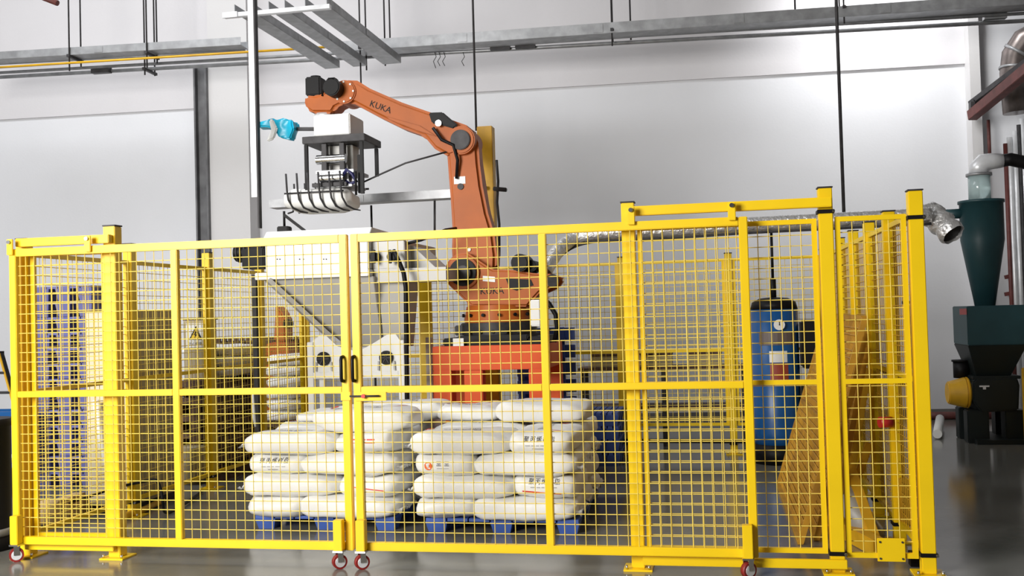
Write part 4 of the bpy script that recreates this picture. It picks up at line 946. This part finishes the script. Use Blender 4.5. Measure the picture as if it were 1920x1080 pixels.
# ------------------------------------------------------------------ spare panels and yellow frames leaning at the right
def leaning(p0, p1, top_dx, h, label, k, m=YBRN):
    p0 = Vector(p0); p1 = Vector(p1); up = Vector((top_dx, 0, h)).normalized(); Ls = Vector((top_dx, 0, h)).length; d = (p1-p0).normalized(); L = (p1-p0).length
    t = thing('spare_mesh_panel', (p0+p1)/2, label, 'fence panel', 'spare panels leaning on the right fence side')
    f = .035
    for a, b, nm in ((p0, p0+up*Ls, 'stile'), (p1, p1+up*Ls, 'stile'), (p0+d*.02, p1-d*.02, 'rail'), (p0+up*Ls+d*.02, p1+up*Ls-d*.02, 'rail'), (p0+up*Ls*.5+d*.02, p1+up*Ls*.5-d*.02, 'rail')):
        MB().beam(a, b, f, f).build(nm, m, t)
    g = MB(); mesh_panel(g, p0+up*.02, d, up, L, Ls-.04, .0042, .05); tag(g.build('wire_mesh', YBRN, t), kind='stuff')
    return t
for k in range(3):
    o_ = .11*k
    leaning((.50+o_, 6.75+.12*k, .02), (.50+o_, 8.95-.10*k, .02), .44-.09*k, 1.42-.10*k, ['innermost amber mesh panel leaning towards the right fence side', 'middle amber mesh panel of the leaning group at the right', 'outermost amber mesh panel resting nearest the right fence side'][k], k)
t = thing('frame_trolley', (.55, 7.2, 0), 'amber yellow folded frame with slanted bars and caster behind the right front panel', 'frame')
for p_, q_, w_ in ((W(1602, 690, 7.7), W(1533, 950, 7.7), .05), (W(1628, 690, 7.6), W(1585, 960, 7.6), .045), (W(1580, 735, 8.0), W(1512, 935, 8.0), .05), (W(1565, 800, 7.4), W(1640, 1020, 6.75), .07)):
    z_low = min(p_.z, q_.z)
    if q_.z < .03: q_.z = .03
    MB().beam(p_, q_, w_, w_).build('slanted_bar', YOLD, t, .004)
MB().beam(G(1545, 985)+Vector((0, 0, .05)), G(1655, 1048)+Vector((0, 0.05, .05)), .09, .10).build('floor_beam', YOLD, t, .005)
MB().beam(W(1590, 950, 7.3), W(1630, 830, 7.3), .05).build('slanted_bar', YOLD, t, .004)
MB().box(W(1690, 980, 6.8).x, W(1720, 980, 6.8).x, 6.8, 6.95, .12, .42).build('end_box', YOLD, t, .005)
c = G(1512, 955); cw = MB(); cw.cyl((c.x-.02, c.y, .05), (c.x+.02, c.y, .05), .05, n=18); cw.build('wheel', BLK, t); MB().box(c.x-.03, c.x+.03, c.y-.03, c.y+.03, .10, .20).build('caster_bracket', YOLD, t, .004)
m_ = MB(); m_.cyl(W(1598, 700, 7.9), W(1606, 700, 7.9), .06, n=16); m_.tube([W(1572, 655, 8.4), W(1600, 662, 8.2), W(1622, 680, 8.0), W(1645, 690, 7.7), W(1665, 702, 7.4), W(1672, 708, 7.2), W(1695, 722, 6.9)], .010, 6); m_.build('cable', BLK, t)
for a_, b_ in (((1598, 676), (1594, 690)), ((1616, 674), (1620, 692))): 
    m_ = MB(); m_.tube([W(a_[0], a_[1], 7.9), W(b_[0], b_[1], 7.9)], .016, 8); m_.build('clamp_lever', BLK, t)
m_ = MB(); m_.tube([W(1600, 915, 7.1), W(1590, 945, 7.0), W(1602, 960, 6.95), W(1622, 985, 6.9), W(1650, 1000, 6.85)], [.05, .09, .07, .08, .03], 12); o_ = m_.build('crumpled_cover', mat('grey_film', (.34, .33, .30), .4), t)
for v in o_.data.vertices: v.co += Vector((1, .3, .5))*noise.noise(v.co*12)*.05
a_ = W(1699, 570, 6.3)
t = thing('light_curtain', (a_.x, 6.3, 0), 'slim amber sensor post with a white strip inside the right front corner', 'post')
MB().box(a_.x-.017, a_.x+.017, 6.28, 6.32, .08, a_.z).build('housing', YOLD, t, .004); MB().box(a_.x-.010, a_.x+.010, 6.270, 6.2795, W(1699, 625, 6.3).z, a_.z-.02).build('white_strip', WHT, t); MB().box(a_.x-.02, a_.x+.02, 6.277, 6.323, a_.z+.0005, a_.z+.018).build('end_cap', BLK, t)
MB().box(a_.x-.035, a_.x+.035, 6.26, 6.34, 0, .079).build('foot', BLK, t)
c = W(1692, 790, 6.9); rod('red_button', (XR-.035, c.y-.03, c.z), (XR-.11, c.y-.05, c.z), .035, RED, 'round red push button on the right fence side', 'button', n=16)

# ------------------------------------------------------------------ behind the robot: blue pallets, bins
bx_ = W(1040, 700, 10.2)
for k in range(4):
    blue_pallet(W(1085, 800, 10.05).x, W(1160, 800, 10.05).x+.0, 10.05, 10.75, .02+.135*k if False else .0+.132*k, ['lowest blue pallet of the stack right of the robot stand', 'second blue pallet from below right of the robot stand', 'third blue pallet from below right of the robot stand', 'topmost blue pallet of the stack right of the robot stand'][k], 'blue pallets right of the robot stand', BLU, .13)
for k in range(3):
    x_ = W(1046, 700, 10.2).x+.045*k
    t = thing('plastic_pallet', (x_, 10.4, 0), ['blue pallet standing on edge, nearest the robot stand', 'middle blue pallet standing on edge behind the robot stand', 'blue pallet standing on edge, farthest right behind the robot'][k], 'pallet', 'blue pallets standing on edge behind the robot')
    for j in range(8): MB().box(x_-.4, x_-.02+.05*k, 10.10+.09*k, 10.14+.09*k, .02+.175*j-.0, .02+.175*j+.13).build('deck_slat', BLU, t)
    for j in range(2): MB().box(x_-.4+.30*j, x_-.33+.30*j, 10.141+.09*k, 10.17+.09*k, .0, 1.38).build('bearer', BLU, t)
t = thing('storage_shelf', (W(1130, 700, 11.6).x, 11.7, 0), 'low brown shelf board beyond the back fence right of the robot', 'shelf')
sa, sb = W(1085, 690, 11.6).x, W(1400, 690, 11.6).x
for z_ in (.42, .86): MB().box(sa, sb, 11.5, 11.95, z_, z_+.03).build('board', WOOD, t)
for xx in (sa+.03, (sa+sb)/2, sb-.05):
    for yy in (11.52, 11.9): MB().box(xx, xx+.04, yy, yy+.04, 0, .86).build('leg', DKG, t)
for k in range(3):
    x_ = sa+.15+.55*k; tb = thing('tool_box', (x_+.18, 11.7, .89), ['left brown box on the low shelf beyond the back fence', 'middle brown box on the low shelf beyond the back fence', 'right brown box on the low shelf beyond the back fence'][k], 'box')
    MB().box(x_, x_+.36, 11.58, 11.88, .892, 1.02).build('body', TAN, tb, .006); MB().box(x_-.005, x_+.365, 11.575, 11.885, 1.021, 1.045).build('lid', WOOD, tb, .004)
rod('floor_conduit', (W(1060, 800, 10.7).x, 10.72, W(1200, 826, 10.7).z), (W(1420, 800, 10.7).x, 10.72, W(1400, 828, 10.7).z), .022, BLK, 'black conduit fixed low along the back fence right of the robot', 'pipe')

# ------------------------------------------------------------------ left side beyond the fence
cab0, cab1 = W(160, 985, 7.45), W(262, 985, 7.45)
t = thing('electrical_cabinet', ((cab0.x+cab1.x)/2, 7.85, 0), 'tall beige electrical cabinet outside the left fence side', 'cabinet')
ct = W(200, 582, 7.5).z
MB().box(cab0.x, XL-.09, 7.50, 8.25, .06, ct).build('body', TAN, t, .006)  # same beige cabinet, shade of its side painted in as tan
MB().box(cab0.x+.01, XL-.10, 7.475, 7.4995, .08, ct-.02).build('door', BEI, t, .004)
MB().box(cab0.x+.02, XL-.11, 7.53, 8.22, 0, .06).build('plinth', DKG, t)
mb = MB(); mb.box(XL-.17, XL-.15, 7.455, 7.474, .85, 1.0); mb.build('handle', BLK, t)
mb = MB(); mb.tube([W(178, 752, 7.40), W(184, 775, 7.38), W(190, 830, 7.38), W(195, 870, 7.38), W(198, 905, 7.40)], [.03, .035, .022, .014, .01], 10)
o_ = mb.build('film_strip', WHT); tag(o_, 'crumpled clear-white film hanging on the front of the beige cabinet', 'film')
for v in o_.data.vertices: v.co += Vector((1, .2, 0))*noise.noise(v.co*25)*.02
# blue pallets in a tall stack
px0_, px1_ = W(24, 700, 8.7).x, W(172, 560, 8.7).x
NP = 13; ht = W(120, 536, 8.7).z; hp_ = ht/NP
for k in range(NP):
    t = blue_pallet(px0_+R.uniform(-.015, .015), px1_, 8.70, 9.12, k*hp_, 'faded blue pallet number counted from the floor in the tall left stack', 'tall stack of faded blue pallets at the left', BLUL, hp_-.004, nf=4)
    t['label'] = ['bottom', 'second', 'third', 'fourth', 'fifth', 'sixth', 'seventh', 'eighth', 'ninth', 'tenth', 'eleventh', 'twelfth', 'topmost'][k] + (' ' if k in (0, 12) else ' lowest ') + 'faded blue plastic pallet in the tall stack at the left'
# dark timber stacks carrying sacks
def timber_stack(x0, x1, y0, y1, h, label, n=6):
    t = thing('timber_stack', ((x0+x1)/2, (y0+y1)/2, 0), label, 'pallet stack')
    z = 0
    for k in range(n):
        hh = h/n
        for j in range(3): yy = y0+(y1-y0-.08)*j/2; 
        for j in range(3):
            xx = x0+(x1-x0-.1)*j/2; MB().box(xx, xx+.1, y0+.01, y1-.01, z, z+hh*.55).build('bearer', WOOD, t)
        for j in range(5):
            yy = y0+(y1-y0-.1)*j/4; MB().box(x0, x1, yy, yy+.1, z+hh*.56, z+hh*.94).build('board', WOOD, t)
        z += hh
    return z
x0_, x1_ = W(346, 800, 9.2).x, W(472, 800, 9.2).x-.17
za = timber_stack(x0_, XL-.08, 8.98, 9.95, W(360, 712, 9.0).z, 'dark wooden pallet stack outside the left fence side, below the grey box')
t = thing('control_box', ((x0_+XL)/2, 9.2, za), 'tan control box on the dark pallets carrying the lightning warning plate', 'control box')
cbx0, cbx1 = W(347, 650, 9.1).x, W(432, 650, 9.1).x; cbx1 = min(cbx1, XL-.06)
cbx1 = W(398, 650, 9.05).x
MB().box(cbx0, cbx1, 9.085, 9.145, za, W(390, 600, 9.1).z).build('body', TAN, t, .006); MB().box(cbx0-.01, cbx1+.01, 9.0855, 9.155, W(390, 600, 9.1).z+.001, W(390, 600, 9.1).z+.02).build('lid', WOOD, t)
sg = thing('warning_sign', W(366, 628, 9.07), 'white plate with a yellow and black lightning triangle and small lettering', 'sign')
s0, s1 = W(350, 652, 9.08), W(382, 606, 9.08)
MB().box(s0.x, s1.x, 9.075, 9.084, s0.z, s1.z).build('plate', WHT, sg)
def tri(k, y, m, nm, par):
    a_, b_, c_ = W(354, 637, 9.07), W(379, 637, 9.07), W(367, 611, 9.07); cc = (a_+b_+c_)/3; P = [cc+(p-cc)*k for p in (a_, b_, c_)]
    MB().prism(P, y, y+.0015).build(nm, m, par)
tri(1.0, 9.072, BLK, 'triangle_border', sg); tri(.66, 9.069, YEL, 'triangle', sg)
MB().prism([W(x, y, 9.07) for x, y in ((368, 619), (363, 628), (366, 628), (364.5, 634), (371, 626.5), (367.5, 626.5), (370, 619))], 9.066, 9.068).build('lightning_mark', BLK, sg)
c = W(366, 645, 9.07); flat_text('当心触电', .036, (c.x, 9.0745, c.z), (1, 0, 0), (0, 0, 1), BLK, sg)
# sacks on their own dark stack, beyond the left side
for k in range(3):
    sack(XL-.08-.25, 9.56, za+.105*k, PI/2+.04-.05*k, ['lower', 'middle', 'upper'][k] + ' white sack on the dark pallets behind the control box at the left', 'sacks on the left dark pallet stack', k, sc=(.98, 1.0, .64))
x4_, x5_ = W(490, 760, 11.3).x, W(568, 760, 11.3).x
zs3 = timber_stack(x4_-.02, x5_+.05, 11.15, 11.9, W(530, 792, 11.2).z, 'dark wooden pallet stack beyond the back fence left of the hopper leg', 3)
for k in range(6):
    sack((x4_+x5_)/2+.02*(k % 2), 11.5, zs3+.132*k, -.05+.04*k, ['bottom', 'second', 'third', 'fourth', 'fifth', 'top'][k] + ' white sack of the column beyond the back fence, left of the hopper leg', 'sacks piled beyond the back fence', k+1, sc=(.60, 1.0, .80))
# orange machine arm and slatted crate far behind
t = thing('slatted_crate', (W(500, 700, 12.8).x, 13.0, 0), 'dark brown slatted wooden crate far behind the hopper', 'crate')
ca, cb_ = W(405, 700, 12.6).x, W(562, 700, 12.6).x; n_ = 14; cz = W(500, 632, 12.6).z
for k in range(n_): x_ = ca+(cb_-ca)*k/n_; MB().box(x_+.01, x_+.07, 12.60, 12.63, .0, cz).build('slat', WOOD, t)
for z_ in (.15, cz*.5, cz-.12): MB().box(ca, cb_, 12.631, 12.67, z_, z_+.08).build('rail', WOOD, t)
MB().box(ca+.02, cb_-.02, 12.9, 13.2, .0, cz-.1).build('contents', WOOD, t)
t = thing('orange_machine', (W(535, 650, 12.3).x, 12.3, 0), 'orange machine arm standing far behind the left part of the hopper', 'machine')
MB().prism([W(x, y, 12.3) for x, y in ((519, 640), (521, 590), (521, 572), (532, 582), (541, 600), (541, 640))], 12.2, 12.45).build('arm', ORG, t, .02)
MB().prism([W(x, y, 12.3) for x, y in ((500, 668), (506, 645), (520, 641), (545, 641), (552, 668))], 12.15, 12.5).build('shoulder', ORG, t, .02)
c = W(540, 607, 12.15); mb = MB(); mb.cyl((c.x-.0, 12.12, c.z), (c.x, 12.19, c.z), .06, n=16); mb.build('motor', BLK, t)
MB().box(W(505, 700, 12.3).x, W(548, 700, 12.3).x, 12.15, 12.5, 0, W(530, 668, 12.3).z).build('pedestal', ORG, t, .01)
# things on the ground inside the left part of the cell
t = thing('timber_beam', G(190, 930), 'pale timber beam lying on the floor inside the left fence corner', 'beam')
MB().beam(G(120, 975)+Vector((0, 0, .06)), G(310, 900)+Vector((0, 0, .06)), .09, .11).build('beam', WOODL, t, .004)
MB().beam(G(110, 978)+Vector((0, 0, .12+.03)), G(150, 962)+Vector((0, 0, .12+.03)), .10, .04).build('block', WOODL, t, .004)
c = G(88, 985); mb = MB(); mb.cyl((c.x-.13, c.y, .10), (c.x+.13, c.y, .10), .10, n=22); tag(mb.build('cable_drum', mat('pale_drum', (.62, .45, .22), .6)), 'pale wooden cable drum lying at the foot of the left corner', 'drum')
mb = MB(); g_ = lambda x, y, z: G(x, y)+Vector((0, 0, z))
mb.tube(bez([W(100, 940, 7.3), W(150, 936, 7.3), W(215, 915, 7.3), W(270, 903, 7.3), W(292, 900, 7.3), W(302, 920, 7.3), W(306, 945, 7.3), G(312, 966)+Vector((0, 0, .02)), G(345, 950)+Vector((0, 0, .02)), G(380, 925)+Vector((0, 0, .02))], 4), .012, 6)
tag(mb.build('black_cable', BLK), 'black cable looping over the floor inside the left fence side', 'cable')
mb = MB(); mb.tube([G(232, 975)+Vector((0, 0, .03)), G(270, 962)+Vector((0, 0, .03)), G(305, 945)+Vector((0, 0, .03))], .025, 10); tag(mb.build('yellow_hose', YOLD), 'short yellow hose on the floor beside the pale timber beam', 'hose')
mb = MB(); mb.lathe(G(365, 905)+Vector((0, 0, 0)), [(.10, 0), (.15, .06), (.16, .22), (.13, .30), (.14, .34), (.11, .36)], 20); tag(mb.build('beige_bag', TAN), 'dull beige bag standing by the dark pallets inside the fence', 'bag')

# ------------------------------------------------------------------ far left foreground
p_ = W(2, 900, 6.2)
t = thing('waste_bin', (p_.x-.06, 6.25, 0), 'black cylindrical bin cut by the left edge of the picture', 'bin')
bxx = W(12, 900, 6.25).x-.17
mb = MB(); mb.lathe((bxx, 6.25, 0), [(.19, 0), (.19, .07), (.165, .09), (.17, W(0, 800, 6.25).z), (.185, W(0, 798, 6.25).z), (.18, W(0, 785, 6.25).z)], 30); mb.build('body', BLK, t)
mb = MB(); mb.lathe((bxx, 6.25, .095), [(.172, 0), (.176, .03), (.170, .05)], 30); mb.build('band', GAL, t)
t = thing('step_ladder', (W(0, 760, 9.6).x, 9.6, 0), 'black step ladder with yellow rails against the wall at the left edge', 'ladder')
la = W(2, 662, 9.6); lb = W(26, 748, 9.6); dv = (lb-la); k_ = (0-la.z)/dv.z; foot = la+dv*k_
MB().beam(la, foot, .05, .03).build('stile', BLK, t); MB().beam(la+Vector((.0, -.028, 0)), foot+Vector((.0, -.028, .0)), .02, .02).build('yellow_edge', YOLD, t)
MB().beam(la+Vector((-.45, 0, 0)), foot+Vector((-.6, 0, 0)), .05, .03).build('stile', BLK, t)
for k in range(1, 6):
    f_ = k/6; a_ = la+(foot-la)*f_; MB().beam(a_, a_+Vector((-.45-.15*f_, 0, 0)), .08, .025).build('step', DKG, t)
MB().beam(la+Vector((-.45, 0, 0)), la, .10, .04).build('top_step', BLK, t)
t = thing('blue_crate', (W(14, 800, 8.2).x, 8.2, 0), 'blue plastic crate standing between the bin and the fence corner', 'crate')
ca, cb_ = W(2, 800, 8.2).x-.25, W(27, 800, 8.2).x; z0_, z1_ = 0, W(15, 772, 8.2).z
for a_ in ((ca, cb_, 8.2, 8.23), (ca, cb_, 8.47, 8.5)): MB().box(*a_, .30, z1_).build('side', TBL, t)
for a_ in ((ca, ca+.03, 8.231, 8.469), (cb_-.03, cb_, 8.231, 8.469)): MB().box(*a_, .30, z1_).build('end', TBL, t)
MB().box(ca, cb_, 8.2, 8.5, .26, .30).build('bottom', TBL, t)
for a_ in (ca+.02, cb_-.06): MB().box(a_, a_+.04, 8.22, 8.48, 0, .26).build('foot', BLK, t)
c = W(16, 862, 7.6)
t = thing('white_chair', (c.x, 7.6, 0), 'white seat on dark legs between the black bin and the fence corner', 'chair')
MB().box(c.x-.22, c.x+.06, 7.45, 7.8, c.z-.02, c.z+.02).build('seat', WHT, t, .012)
for dx in (-.19, .02):
    for yy in (7.47, 7.75): MB().box(c.x+dx, c.x+dx+.03, yy, yy+.03, 0, c.z-.02).build('leg', BLK, t)
# red pipe end under the ceiling at the top left
p_ = W(108, 6, 9.5); rod('red_pipe', p_, p_+Vector((-.5, 0, .22)), .03, RUST, 'red pipe end poking in at the top left corner', 'pipe', n=12)
